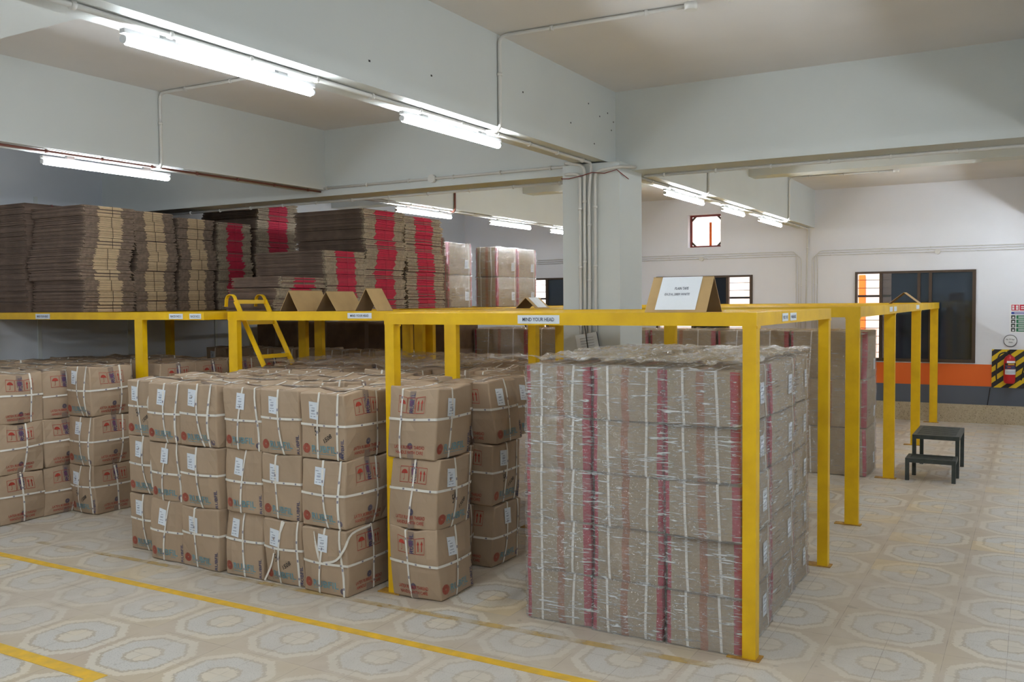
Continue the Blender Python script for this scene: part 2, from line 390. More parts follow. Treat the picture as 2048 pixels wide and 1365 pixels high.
# ---------------------------------------------------------------- windows
def window(idx, o, panes, openpart, mullions):
    y0, y1, z0, z1 = o; r = empty('window_%d' % idx, (XW, (y0+y1)/2, z0), kind='structure')
    X0, X1 = -.02, .07; yc = (y0+y1)/2; a, b_ = y0-yc, y1-yc; H = z1-z0; f = .045
    mb = MB().box(X0, a, 0, X1, b_, f, 'frame').box(X0, a, H-f*.7, X1, b_, H, 'frame').box(X0, a, f, X1, a+f, H-f*.7, 'frame').box(X0, b_-f*.7, f, X1, b_, H-f*.7, 'frame')
    for m_ in mullions: mb.box(X0+.01, m_-yc-.02, f, X1-.01, m_-yc+.02, H-f*.7, 'frame')
    mb.build('window_frame', r)
    mb = MB(); n = 11
    for i in range(1, n):
        zz = H*i/n; t = .016 if i == 8 else .004
        mb.box(.15, a, zz-t, .16, b_, zz+t, 'bars')
    mb.build('window_grille', r)
    for (p0, p1) in panes:
        MB().box(.03, p0-yc, f, .036, p1-yc, H-f*.7, 'darkglass').build('window_pane', r, label='dark tinted sliding glass pane')
    if idx == 1: MB().box(.03, 1.79-yc, f, .036, 1.92-yc, H-f*.7, 'greyglass').build('window_pane', r, label='grey see-through strip of the sliding pane')
window(1, OP[0], [(.73, 1.265), (1.275, 1.79)], None, [1.27, 1.42, 1.93])
window(2, OP[1], [(4.22, 4.75)], None, [4.20, 4.77])
window(3, OP[2], [(7.0, 7.4)], None, [7.02, 7.42, 6.66])
# small hopper window high up with cut corners and a mesh screen
y0, y1, z0, z1 = OP[3]; r = empty('window_4', (XW, (y0+y1)/2, z0), kind='structure')
a, b_, H = (y0-y1)/2, (y1-y0)/2, z1-z0
mb = MB(); f = .03; X0 = .12
mb.box(X0, a, 0, X0+.04, b_, f, 'framered').box(X0, a, H-f, X0+.04, b_, H, 'framered').box(X0, a, f, X0+.04, a+f, H-f, 'frame').box(X0, b_-f, f, X0+.04, b_, H-f, 'framered')
for (yy, zz, sy_, sz_) in ((a, 0, 1, 1), (b_, 0, -1, 1), (a, H, 1, -1), (b_, H, -1, -1)):
    mb.bar((X0+.02, yy+sy_*.1, zz+sz_*.01), (X0+.02, yy+sy_*.01, zz+sz_*.1), .03, .02, 'frame', (1, 0, 0))
mb.build('window_frame', r)
mb = MB()
for i in range(9): mb.box(X0+.05, a+.01+i*.022, 0, X0+.053, a+.012+i*.022, H-.12, 'grille')
for i in range(18): mb.box(X0+.05, a, i*.022, X0+.053, a+.2, i*.022+.002, 'grille')
mb.box(X0+.045, a+.2, 0, X0+.06, a+.235, H-.12, 'outorange')
mb.build('window_screen', r)

# ---------------------------------------------------------------- ceiling tubes
TL = 'bright LED tube light on white batten under the '
def tube_light(x0, x1, y, label, grp):
    r = empty('tube_light', ((x0+x1)/2, y, ZA), label=label, cat='light', group=grp); L_ = x1-x0
    MB().box(-L_/2, -.014, -.052, L_/2, .014, -.034, 'batten').build('batten', r)
    for sx in (-.3, .3): MB().box(sx*L_-.03, -.012, -.034, sx*L_+.03, .012, 0, 'batten').build('bracket', r)
    MB().tube([(-L_/2+.012, 0, -.074), (-L_/2+.02, 0, -.074), (L_/2-.02, 0, -.074), (L_/2-.012, 0, -.074)], .02, 'tube', 12, radii=[.012, .02, .02, .012]).build('light_tube', r)
    for sx in (-1, 1): MB().tube([(sx*(L_/2-.014), 0, -.074), (sx*L_/2, 0, -.074)], .016, 'batten', 10).build('end_cap', r)
G1 = 'tube lights in line under the central beam'
for x0, x1, t in ((2.30, 3.35, 'largest tube light, under the central beam at the upper left'), (4.05, 5.10, 'second tube light under the central beam, just before the wall column'),
                  (8.13, 9.27, 'tube light under the central beam, first one beyond the column'), (9.95, 10.8, 'tube light under the central beam, middle one beyond the column'),
                  (11.5, 12.65, 'tube light under the central beam, last one before the far wall')):
    tube_light(x0, x1, 2.99, t, G1)
for x0, x1, t in ((3.92, 5.0, 'tube light under the left beam, above the tall flattened carton stacks at left'), (7.97, 9.05, 'tube light under the left beam, right above the red striped carton stacks'),
                  (9.93, 11.0, 'tube light under the left beam, between the red striped stacks and the column'), (11.6, 12.65, 'short looking tube light partly hidden behind the column')):
    tube_light(x0, x1, 5.975, t, 'tube lights in line under the left beam')
for y, name_, xs_ in ((2.99, 'central', (-4.0, -2.6, .4)), (5.975, 'left', (-3.0, .2, 2.0)), (-.11, 'right hand', (-3.6, -.4, 2.3, 4.5, 8.0, 10.6, 12.6)), (-3.22, 'rightmost', (-3.6, .5, 4.0, 8.4, 12.0))):
    for i, x0 in enumerate(xs_):
        tube_light(x0, x0+1.1, y, 'tube light outside the picture under the %s beam, %s from the back wall' % (name_, ('first', 'second', 'third', 'fourth', 'fifth', 'sixth', 'seventh')[i]), 'tube lights outside the picture')

# ---------------------------------------------------------------- conduits
def bend(pts, r=.05):
    out = [Vector(pts[0])]
    for i in range(1, len(pts)-1):
        p = Vector(pts[i]); a = (Vector(pts[i-1])-p); b_ = (Vector(pts[i+1])-p); q = min(r, a.length/2, b_.length/2); a.normalize(); b_.normalize()
        for t in (0, .25, .5, .75, 1): out.append((p+a*q)*(1-t)**2+p*2*t*(1-t)+(p+b_*q)*t*t)
    out.append(Vector(pts[-1])); return out
def conduit(pts, label, grp, r=.012, step=.42, m_='pvc', boxes=(), br=.05):
    o = MB().tube(bend(pts, br), r, m_, 8).build('conduit', label=label, cat='pipe', group=grp)
    for i in range(len(pts)-1):
        a, b_ = Vector(pts[i]), Vector(pts[i+1]); L_ = (b_-a).length; n = int(L_/step)
        for k_ in range(n):
            p = a.lerp(b_, (k_+.6)/max(n, 1)); d = (b_-a).normalized()
            mb = MB(); mb.tube([p-d*.009, p+d*.009], r*1.45, m_, 8)
            mb.build('clip', o)
    for p in boxes:
        mb = MB(); mb.tube([Vector(p[:3])-Vector(p[3:])*.02, Vector(p[:3])+Vector(p[3:])*.022], .036, 'pvc', 16); mb.build('junction_box', o)
    return o
GP = 'white conduits on beams and ceiling'
conduit([(-.7, 2.965, ZA-.014), (6.46, 2.965, ZA-.014), (6.46, 2.989, 2.6), (6.46, 2.989, .02)], 'white conduit under the central beam turning down the column face', GP, br=.06)
conduit([(7.05, 2.965, ZA-.014), (XW-.02, 2.965, ZA-.014), (XW-.02, 3.0, .9)], 'white conduit under the central beam beyond the column, ending down the far wall', GP)
conduit([(-.7, 5.90, ZA-.014), (6.69, 5.90, ZA-.014)], 'reddish brown conduit under the left beam above the left tube light', GP, m_='pvcdark', r=.009)
conduit([(7.05, 5.90, ZA-.014), (XW-.05, 5.90, ZA-.014)], 'thin conduit under the left beam beyond the cross beam', GP, r=.01)
conduit([(6.98, -4, ZB-.014), (6.98, 2.74, ZB-.014)], 'white conduit along the cross beam to the right of the column', GP)
conduit([(6.98, 3.23, ZB-.014), (6.98, YL-.02, ZB-.014)], 'white conduit along the underside of the cross beam left of the column', GP)
conduit([(6.685, 6.1, 2.842), (6.685, 3.25, 2.842), (6.46, 3.2, 2.835), (6.46, 3.028, 2.8), (6.46, 3.028, .02)], 'white conduit low on the face of the cross beam with a round junction box', GP, boxes=[(6.68, 4.607, 2.842, 1, 0, 0)])
conduit([(6.69, 3.25, 2.745), (6.46, 3.20, 2.745), (6.46, 3.066, 2.74), (6.46, 3.066, .02)], 'leftmost of the four conduits running down the column', GP)
conduit([(6.69, 2.70, 2.79), (6.46, 2.73, 2.77), (6.46, 2.938, 2.75), (6.46, 2.938, .02)], 'rightmost of the four conduits running down the column', GP)
conduit([(4.88, 2.955, ZA-.02), (4.88, 2.855, 2.80), (4.88, 2.855, ZC-.015), (4.93, 1.68, ZC-.015)], 'white conduit rising on the central beam and crossing the ceiling to a junction box', GP, boxes=[(4.93, 1.66, ZC-.02, 0, 0, 1)])
conduit([(4.81, 5.93, ZA-.02), (4.81, 5.835, 2.80), (4.81, 5.835, ZC-.015), (4.85, 3.5, ZC-.015)], 'white conduit rising on the left beam and crossing the ceiling above the tube light', GP, boxes=[(4.85, 3.48, ZC-.02, 0, 0, 1)])
conduit([(12.52, 2.955, ZA-.02), (12.52, 2.855, 2.80), (12.52, 2.855, ZC-.015), (12.55, 1.55, ZC-.015)], 'thin conduit rising on the central beam near the far wall and crossing the ceiling', GP, boxes=[(12.55, 1.53, ZC-.02, 0, 0, 1)])
conduit([(9.03, 2.955, ZA-.02), (9.03, 2.855, 2.80), (9.03, 2.855, ZC-.015)], 'conduit dropping onto the first tube light beyond the column', GP)
conduit([(8.92, 5.93, ZA-.02), (8.92, 5.835, 2.80), (8.92, 5.835, ZC-.015)], 'brown conduit dropping onto the tube light above the red striped stacks', GP, m_='pvcdark')
conduit([(4.93, 1.44, ZC-.03), (4.93, 1.44, ZC-.001)], 'short white conduit stub on the ceiling beside the round junction box', GP)
GW = 'thin conduits along the far wall'
for i in range(3):
    zz = 2.478-.034*i
    conduit([(XW-.012, -3, zz), (XW-.012, 2.90-.038*(2-i), zz), (XW-.012, 2.90-.038*(2-i), .9)], ('top', 'middle', 'bottom')[i]+' of three thin conduits on the far wall above the right window', GW, r=.0055, step=.6, br=.08,
            boxes=[(XW-.02, 1.18, zz, 1, 0, 0)] if i == 2 else ())
    conduit([(XW-.012, 7.95, zz), (XW-.012, 3.06+.038*(2-i), zz), (XW-.012, 3.06+.038*(2-i), .9)], ('top', 'middle', 'bottom')[i]+' of three thin conduits on the far wall under the small high window', GW, r=.0055, step=.6, br=.08,
            boxes=[(XW-.02, 4.62, zz, 1, 0, 0), (XW-.02, 6.6, zz, 1, 0, 0)] if i == 2 else ())
o = MB().tube([(6.675, 3.28, 2.70), (6.445, 3.22, 2.712), (6.435, 3.15, 2.705), (6.435, 3.03, 2.722), (6.43, 2.95, 2.738), (6.435, 2.85, 2.725), (6.44, 2.75, 2.745), (6.60, 2.72, 2.69)], .0035, 'framered', 6).build('cable', label='thin dark red cable strung across the top of the column', cat='cable')

# ---------------------------------------------------------------- racks
ZD = 1.69
def sticker(par, o, u, v, t, n=(0, 0, 0), m_='ink', lab=None):
    o, u, v = Vector(o), Vector(u), Vector(v); nn = u.cross(v).normalized()
    mb = MB(); mb.face([o+nn*.001, o+u+nn*.001, o+u+v+nn*.001, o+v+nn*.001], 'sticker')
    mb.face([o, o+v, o+u+v, o+u], 'sticker')
    if t: text(mb, t, o+nn*.0025+u*.12+v*.28, u*.76, v*.44, m_)
    return mb.build('warning_sign', par, label=lab)
def rack(name, label, x0, x1, y0, y1, posts, bh=.066, pw=.065, pd=.065, hatch=0, stickers=()):
    """low welded yellow rack: posts on plates, edge beams, slatted deck"""
    r = empty(name, ((x0+x1)/2, (y0+y1)/2, 0), label=label, cat='rack', group='yellow steel racks')
    ox, oy = (x0+x1)/2, (y0+y1)/2; a, b_, c_, d_ = x0-ox, x1-ox, y0-oy, y1-oy; t = .05
    MB().box(a, c_, ZD-bh, a+t, d_, ZD, 'yellow').build('front_beam', r)
    MB().box(b_-t, c_, ZD-bh, b_, d_, ZD, 'yellow').build('back_beam', r)
    MB().box(a+t, c_, ZD-bh, b_-t, c_+t, ZD, 'yellow').build('side_beam', r)
    d2 = d_-hatch
    MB().box(a+t, d2-t, ZD-bh, b_-t, d2, ZD, 'yellow').build('side_beam', r)
    mb = MB(); x = a+t+.1
    while x < b_-t-.05:
        mb.box(x, c_+t, ZD-.022, x+.045, d2-t, ZD-.004, 'yellow'); x += .15
    y = c_+.35
    while y < d2-.2:
        mb.box(a+t, y, ZD-.045, b_-t, y+.04, ZD-.022, 'yellow'); y += .45
    mb.build('deck', r)
    for (px, py, w_, dp) in posts:
        qx, qy = px-ox, py-oy
        p = MB().box(qx, qy-w_/2, .006, qx+dp, qy+w_/2, ZD-bh, 'yellow').box(qx+.005, qy-w_/2-.004, ZD-bh-.012, qx+dp+.002, qy+w_/2+.004, ZD-bh, 'yellow').build('post', r)
        MB().box(qx-.012, qy-w_/2-.02, 0, qx+dp+.012, qy+w_/2+.075, .006, 'yellow_worn').build('base_plate', p)
    for (o, u, v, tx, lb) in stickers:
        sticker(r, Vector(o)-Vector((ox, oy, 0)), u, v, tx, lab=lb)
    return r
Q, Q2 = .065, .05
rack('steel_rack', 'nearest yellow steel rack over the wrapped boxes, MIND YOUR HEAD sign on its beam', 4.35, 6.20, 1.142, 3.36,
     [(4.352, 1.176, Q, Q), (4.352, 3.325, Q, Q), (6.13, 1.176, Q, Q), (6.13, 3.325, Q, Q)],
     stickers=[((4.349, 2.445, 1.632), (0, -.255, 0), (0, 0, .046), 'MIND YOUR HEAD', 'white sign reading MIND YOUR HEAD'),
               ((4.86, 1.141, 1.636), (.13, 0, 0), (0, 0, .042), 'NO 101', None), ((5.04, 1.141, 1.636), (.15, 0, 0), (0, 0, .042), 'WAREHOUSE', None)])
rack('steel_rack', 'yellow steel rack behind the near one, with ladder and folded card tents on its deck', 5.50, 7.32, 3.58, 5.90,
     [(5.502, 3.655, .1, .05), (5.502, 5.845, .1, .05), (7.27, 3.655, .1, .05), (7.27, 5.2, .1, .05)], bh=.072, hatch=.42,
     stickers=[((5.499, 4.60, 1.635), (0, -.235, 0), (0, 0, .042), 'MIND YOUR HEAD', 'white sign reading MIND YOUR HEAD')])
rack('steel_rack', 'yellow steel rack at far left under the tall brown and cream carton stacks', 5.30, 7.24, 5.96, YL-.03,
     [(5.302, 6.78, .1, .05), (7.18, 6.40, .1, .05), (7.18, 6.62, .1, .05), (5.302, 8.98, .1, .05)], bh=.066,
     stickers=[((5.299, 8.24, 1.63), (0, -.22, 0), (0, 0, .048), 'MIND YOUR HEAD', 'white sign reading MIND YOUR HEAD'), ((5.299, 6.38, 1.632), (0, -.17, 0), (0, 0, .044), 'RACK NO.1', None), ((5.299, 6.13, 1.632), (0, -.14, 0), (0, 0, .044), 'RACK NO.2', None)])
rack('steel_rack', 'long yellow steel rack at right reaching toward the far wall window', 7.37, 14.12, 1.142, 5.30,
     [(7.372, 1.20, .1, .05), (9.46, 1.20, .1, .05), (11.76, 1.20, .1, .05), (14.04, 1.20, .1, .05), (7.372, 2.67, .1, .05), (7.372, 5.15, .1, .05), (10.2, 5.24, .1, .05)], bh=.08,
     stickers=[((9.0, 1.141, 1.63), (.2, 0, 0), (0, 0, .045), None, None), ((9.3, 1.141, 1.63), (.2, 0, 0), (0, 0, .045), None, None), ((11.2, 1.141, 1.63), (.3, 0, 0), (0, 0, .045), None, None),
               ((7.369, 4.45, 1.64), (0, -.14, 0), (0, 0, .035), None, None), ((7.369, 4.22, 1.64), (0, -.14, 0), (0, 0, .035), None, None)])
rack('steel_rack', 'yellow steel rack at the back carrying the red striped stacks and large boxes', 7.37, 12.4, 5.36, YL-.03,
     [(7.372, 5.42, .1, .05), (7.372, 8.9, .1, .05), (10.2, 5.42, .1, .05), (12.3, 5.42, .1, .05)], bh=.08)

# ---------------------------------------------------------------- strapped cartons
CA, CB, CH = .2, .172, .2035          # half sizes of a carton
GRID = (-1, -.955, -.6, -.2, .2, .6, .955, 1)
def warp(seed, a, b, h, k=1.0):
    q = random.Random(seed); ph = [q.uniform(0, 6.28) for _ in range(8)]; bx, by = q.uniform(.003, .012)*k, q.uniform(.003, .012)*k; tw = q.uniform(-.02, .02)*k; ln = q.uniform(-.012, .012)*k; sag = q.uniform(.002, .012)*k
    def f(p):
        x, y, z_ = p; u, v, t = x/a, y/b, z_/h-1
        n1 = math.sin(3.1*v+ph[0])*math.cos(2.3*t+ph[1]); n2 = math.sin(2.7*u+ph[2])*math.cos(2.9*t+ph[3]); n3 = math.sin(2.9*u+ph[4])*math.sin(3.3*v+ph[5])
        X = x+bx*u*max(0, 1-v*v)*max(0, 1-t*t)*1.5+.004*n1*k*abs(u)
        Y = y+by*v*max(0, 1-u*u)*max(0, 1-t*t)*1.5+.004*n2*k*abs(v)
        Z = z_+(.004*n3*k-sag*max(0, 1-u*u)*max(0, 1-v*v)+.004*math.sin(4*u+ph[6])*k)*max(0, t)
        c_, s_ = math.cos(tw*t), math.sin(tw*t)
        return (X*c_-Y*s_+ln*t, X*s_+Y*c_+ln*.6*t, Z)
    return f
def shell(mb, a, b, h, mname, gx=GRID, gy=GRID, gz=GRID, rnd=.35, cmat=None, smooth=True, off=0):
    """closed rounded box skin from grids, z from 0 to 2h"""
    idx = {}
    def vid(i, j, k_):
        key = (i, j, k_)
        if key not in idx:
            x, y, z_ = gx[i]*a, gy[j]*b, gz[k_]*h
            ex, ey, ez = abs(gx[i]) == 1, abs(gy[j]) == 1, abs(gz[k_]) == 1; n = ex+ey+ez; r_ = .009*rnd/.35*(0 if n < 2 else (.35 if n == 2 else .6))
            if ex: x -= math.copysign(r_, x)
            if ey: y -= math.copysign(r_, y)
            if ez: z_ -= math.copysign(r_, z_)
            sc = 1 if not off else 0
            if off:
                if ex: x += math.copysign(off, x)
                if ey: y += math.copysign(off, y)
                if ez: z_ += math.copysign(off, z_)
            idx[key] = len(mb.v); mb.v.append((x, y, z_+h))
        return idx[key]
    nx, ny, nz = len(gx)-1, len(gy)-1, len(gz)-1
    def add(q, side, c0, c1):
        mn = cmat(side, c0, c1) if cmat else mname
        mb.f.append(q); mb.mi.append(mb.m(mn)); mb.smooth.append(smooth == 'all' or abs(c0) > .95 or abs(c1) > .95)
    for i in range(nx):
        for j in range(ny):
            cx_, cy_ = (gx[i]+gx[i+1])/2, (gy[j]+gy[j+1])/2
            add((vid(i, j, nz), vid(i+1, j, nz), vid(i+1, j+1, nz), vid(i, j+1, nz)), 'top', cx_, cy_)
            add((vid(i, j, 0), vid(i, j+1, 0), vid(i+1, j+1, 0), vid(i+1, j, 0)), 'bot', cx_, cy_)
    for i in range(nx):
        for k_ in range(nz):
            c0, c1 = (gx[i]+gx[i+1])/2, (gz[k_]+gz[k_+1])/2
            add((vid(i, 0, k_), vid(i+1, 0, k_), vid(i+1, 0, k_+1), vid(i, 0, k_+1)), '-y', c0, c1)
            add((vid(i, ny, k_), vid(i, ny, k_+1), vid(i+1, ny, k_+1), vid(i+1, ny, k_)), '+y', c0, c1)
    for j in range(ny):
        for k_ in range(nz):
            c0, c1 = (gy[j]+gy[j+1])/2, (gz[k_]+gz[k_+1])/2
            add((vid(0, j, k_), vid(0, j, k_+1), vid(0, j+1, k_+1), vid(0, j+1, k_)), '-x', c0, c1)
            add((vid(nx, j, k_), vid(nx, j+1, k_), vid(nx, j+1, k_+1), vid(nx, j, k_+1)), '+x', c0, c1)
def loop(mb, a, b, h, plane, c0, slope, w, off, mname='strap', marks=True):
    """strap ribbon round the box; plane 'z' level loop, 'y' loop across front/top/back, 'x' loop across the sides"""
    if plane == 'z': A, B = a, b
    elif plane == 'y': A, B = a, h
    else: A, B = b, h
    ring = []
    n = 7
    e = .010
    for (p, q) in (((-A, -B), (A, -B)), ((A, -B), (A, B)), ((A, B), (-A, B)), ((-A, B), (-A, -B))):
        for i in range(n):
            t = i/n; t = e/1.0*.3 if i == 0 else t
            ring.append((p[0]+(q[0]-p[0])*t, p[1]+(q[1]-p[1])*t))
        ring.append((p[0]+(q[0]-p[0])*.985, p[1]+(q[1]-p[1])*.985))
    def P3(s, t, wv):
        sc = 1; nx_, ny_ = s/A, t/B; m_ = max(abs(nx_), abs(ny_))
        ox = off*(math.copysign(1, nx_) if abs(nx_) > .98 else 0); oy = off*(math.copysign(1, ny_) if abs(ny_) > .98 else 0)
        if abs(nx_) > .98 and abs(ny_) > .98: ox *= .3; oy *= .3
        s2, t2 = s+ox, t+oy
        if plane == 'z': return (s2, t2, h+c0+wv+slope*nx_*.4)
        cc = c0+wv+slope*(t/B)
        if plane == 'y': return (s2, cc, t2+h)
        return (cc, s2, t2+h)
    N_ = len(ring); i0 = len(mb.v)
    for (s, t) in ring: mb.v.append(P3(s, t, -w/2)); mb.v.append(P3(s, t, w/2))
    flip = plane == 'y'
    for i in range(N_):
        j = (i+1) % N_; q = (i0+2*i, i0+2*j, i0+2*j+1, i0+2*i+1)
        mb.f.append(q[::-1] if flip else q); mb.mi.append(mb.m('strapmark' if marks and i % 2 == 0 and i % 8 else mname) if False else mb.m(mname)); mb.smooth.append(False)
    if marks:
        for i in range(0, N_, 2):
            s, t = ring[i]; j = (i+1) % N_; s2, t2 = ring[j]; s2 = s+(s2-s)*.28; t2 = t+(t2-t)*.28
            o_ = off; off_ = off+.0012
            def P4(s, t, wv):
                nx_, ny_ = s/A, t/B
                ox = off_*(math.copysign(1, nx_) if abs(nx_) > .98 else 0); oy = off_*(math.copysign(1, ny_) if abs(ny_) > .98 else 0)
                if plane == 'z': return (s+ox, t+oy, h+c0+wv+slope*nx_*.4)
                cc = c0+wv+slope*(t/B)
                return (s+ox, cc, t+oy+h) if plane == 'y' else (cc, s+ox, t+oy+h)
            if abs(s/A) > .97 and abs(t/B) > .97: continue
            mb.face([P4(s, t, -w*.35), P4(s2, t2, -w*.35), P4(s2, t2, w*.35), P4(s, t, w*.35)], 'strapmark')
def umbrella(mb, o, u, v):
    """three handling pictograms in frames: umbrella, glass, two arrows; unit cell along u and up v"""
    o, u, v = Vector(o), Vector(u), Vector(v)
    def q(x0, y0, x1, y1, m_='redink'): mb.face([o+u*x0+v*y0, o+u*x1+v*y0, o+u*x1+v*y1, o+u*x0+v*y1], m_)
    for k_ in range(3):
        x = k_*1.06; e = .035
        q(x, 0, x+1, e); q(x, 1-e, x+1, 1); q(x, e, x+e, 1-e); q(x+1-e, e, x+1, 1-e)
    arc = [o+u*(.5+.36*math.cos(math.pi*i/10))+v*(.55+.26*math.sin(math.pi*i/10)) for i in range(11)]; mb.face(arc, 'redink')
    q(.48, .2, .52, .56); q(.38, .16, .5, .2)
    x = 1.06; mb.face([o+u*(x+.24)+v*.82, o+u*(x+.32)+v*.48, o+u*(x+.68)+v*.48, o+u*(x+.76)+v*.82], 'purpleink'); q(x+.46, .22, x+.54, .5, 'purpleink'); q(x+.3, .16, x+.7, .22, 'purpleink')
    x = 2.12
    for s in (.3, .7):
        q(x+s-.05, .18, x+s+.05, .62); mb.face([o+u*(x+s-.14)+v*.6, o+u*(x+s+.14)+v*.6, o+u*(x+s)+v*.84], 'redink')
def logo(mb, o, u, v, r, m_='redink'):
    o, u, v = Vector(o), Vector(u), Vector(v); n = 20
    for k_ in range(n):
        a0, a1 = 2*math.pi*k_/n, 2*math.pi*(k_+.62)/n
        mb.face([o+(u*math.cos(a0)+v*math.sin(a0))*r*.18, o+(u*math.cos(a0)+v*math.sin(a0))*r, o+(u*math.cos(a1)+v*math.sin(a1))*r, o+(u*math.cos(a1)+v*math.sin(a1))*r*.18], m_)
def carton_mesh(seed, variant):
    a, b, h = CA, CB, CH; q = random.Random(seed*7+variant); f = warp(seed, a, b, h, 1.7); e = .0022
    mb = MB(); mb.fn = f; shell(mb, a, b, h, 'carton')
    for sx in (-1, 1):     # label faces: round red mark, blue name
        u = Vector((0, -sx*-1, 0)) if False else Vector((0, sx, 0)); v = Vector((0, 0, 1)); X = sx*(a+e)
        def P(y, z_): return Vector((X, u.y*y, z_))
        logo(mb, P(-.128, .062), u, v, .030)
        text(mb, 'RUBFIL', P(-.085, .042), u*.19, v*.042, 'blueink')
        mb.face([P(-.085, .030), P(.09, .030), P(.09, .033), P(-.085, .033)], 'blueink')
        if variant in (1, 2): logo(mb, P(.135, .035), u, v, .018, 'navyink')
        if variant != 1:  text(mb, 'RUBFIL', P(.160, .012), v*.12, -u*.022, 'navyink')
        if variant == 2:
            text(mb, '541', P(-.05, .14), u*.04+v*.03, v*.05-u*.01, 'penink'); text(mb, '1508', P(.02, .10), u*.06+v*.04, v*.025-u*.01, 'penink')
    for sy_ in (-1, 1):
        u = Vector((-sy_, 0, 0)); v = Vector((0, 0, 1)); Y = sy_*(b+e)
        def P(x, z_): return Vector((u.x*x, Y, z_))
        umbrella(mb, P(-.118, .268), u*.072, v*.095)
        text(mb, 'LATEX RUBBER THREAD', P(-.13, .058), u*.24, v*.020, 'redink')
        text(mb, 'HANDLE WITH CARE', P(-.12, .028), u*.22, v*.020, 'redink')
        mb.face([P(-.028, .30), P(.022, .30), P(.022, 2*h-.004), P(-.028, 2*h-.004)][::1], 'tapeprint')
        text(mb, 'RUBFIL', P(.018, .27), v*.12, -u*.034, 'navyink')
        mb.face([P(-.028, .002), P(.022, .002), P(.022, .045), P(-.028, .045)], 'tapeprint')
        logo(mb, P(-.003, .10 if variant else .075), u, v, .020, 'navyink')
    mb.face([(-.028, -b+.01, 2*h+e), (.022, -b+.01, 2*h+e), (.022, -b/3, 2*h+e), (-.028, -b/3, 2*h+e)], 'tapeprint')
    mb.face([(-.028, -b/3, 2*h+e), (.022, -b/3, 2*h+e), (.022, b/3, 2*h+e), (-.028, b/3, 2*h+e)], 'tapeprint')
    mb.face([(-.028, b/3, 2*h+e), (.022, b/3, 2*h+e), (.022, b-.01, 2*h+e), (-.028, b-.01, 2*h+e)], 'tapeprint')
    mb.face([(-.0045, -b+.02, 2*h+e*1.6), (-.001, -b+.02, 2*h+e*1.6), (-.001, b-.02, 2*h+e*1.6), (-.0045, b-.02, 2*h+e*1.6)], 'penink')
    body = mb.mesh('carton')
    straps = []
    def st(plane, c0, sl):
        m2 = MB(); m2.fn = f; loop(m2, a, b, h, plane, c0, sl, .0145, .0035 if plane != 'z' else .0055); straps.append(m2.mesh('strap'))
    st('z', q.uniform(-.01, .03), q.uniform(-.02, .02))
    st('y', q.uniform(-.03, .06), q.uniform(-.025, .025))
    if variant != 0: st('y', q.uniform(-.135, -.11), q.uniform(-.015, .015))
    st('x', q.uniform(-.01, .09), q.uniform(-.02, .02))
    lb = MB(); lb.fn = f
    for sx in (-1,):
        u = Vector((0, sx, 0)); X = sx*(a+.004); ly, lz = q.uniform(-.11, -.06)+(.03 if variant == 1 else 0), .255+q.uniform(-.01, .015)
        def P(y, z_, o=0): return Vector((X+sx*o, u.y*y, z_))
        lb.face([P(ly, lz), P(ly+.076, lz-.006), P(ly+.076, lz+.10), P(ly, lz+.106)], 'sticker')
        for k_, (l0, l1, zz) in enumerate(((.008, .03, .08), (.022, .048, .064), (.018, .05, .050), (.02, .046, .044), (.016, .052, .028), (.01, .026, .012), (.036, .054, .012))):
            lb.face([P(ly+l0, lz+zz, .001), P(ly+l1, lz+zz, .001), P(ly+l1, lz+zz+.0035, .001), P(ly+l0, lz+zz+.0035, .001)], 'inklight')
    return body, straps, lb.mesh('shipping_label')
CM = [carton_mesh(s, v) for s, v in ((11, 0), (12, 1), (13, 2), (14, 0), (15, 1), (16, 2), (17, 0), (18, 1), (19, 2), (20, 0))]
ncart = [0]
def carton(x, y, z_, label, grp, rot=0, v=None, s=(1, 1, 1), tilt=None, jit=1.0):
    i = ncart[0] if v is None else v; ncart[0] += 1
    body, straps, lb = CM[i % len(CM)]
    o = put(body, 'strapped_carton', None, (x+R.uniform(-.006, .006)*jit, y+R.uniform(-.004, .004)*jit, z_), ((R.uniform(-.006, .006) if tilt is None else tilt[0])*jit, (R.uniform(-.006, .006) if tilt is None else tilt[1])*jit, rot+R.uniform(-.025, .025)*jit), label, 'carton', grp)
    o.scale = s
    for m_ in straps: put(m_, 'strap', o, label='white plastic strap')
    put(lb, 'shipping_label', o, label='white printed paper sticker')
    return o
LAY = ('bottom', 'middle', 'top'); ORD = ('first', 'second', 'third', 'fourth', 'fifth', 'sixth', 'seventh', 'eighth', 'ninth', 'tenth', 'eleventh', 'twelfth', 'thirteenth')
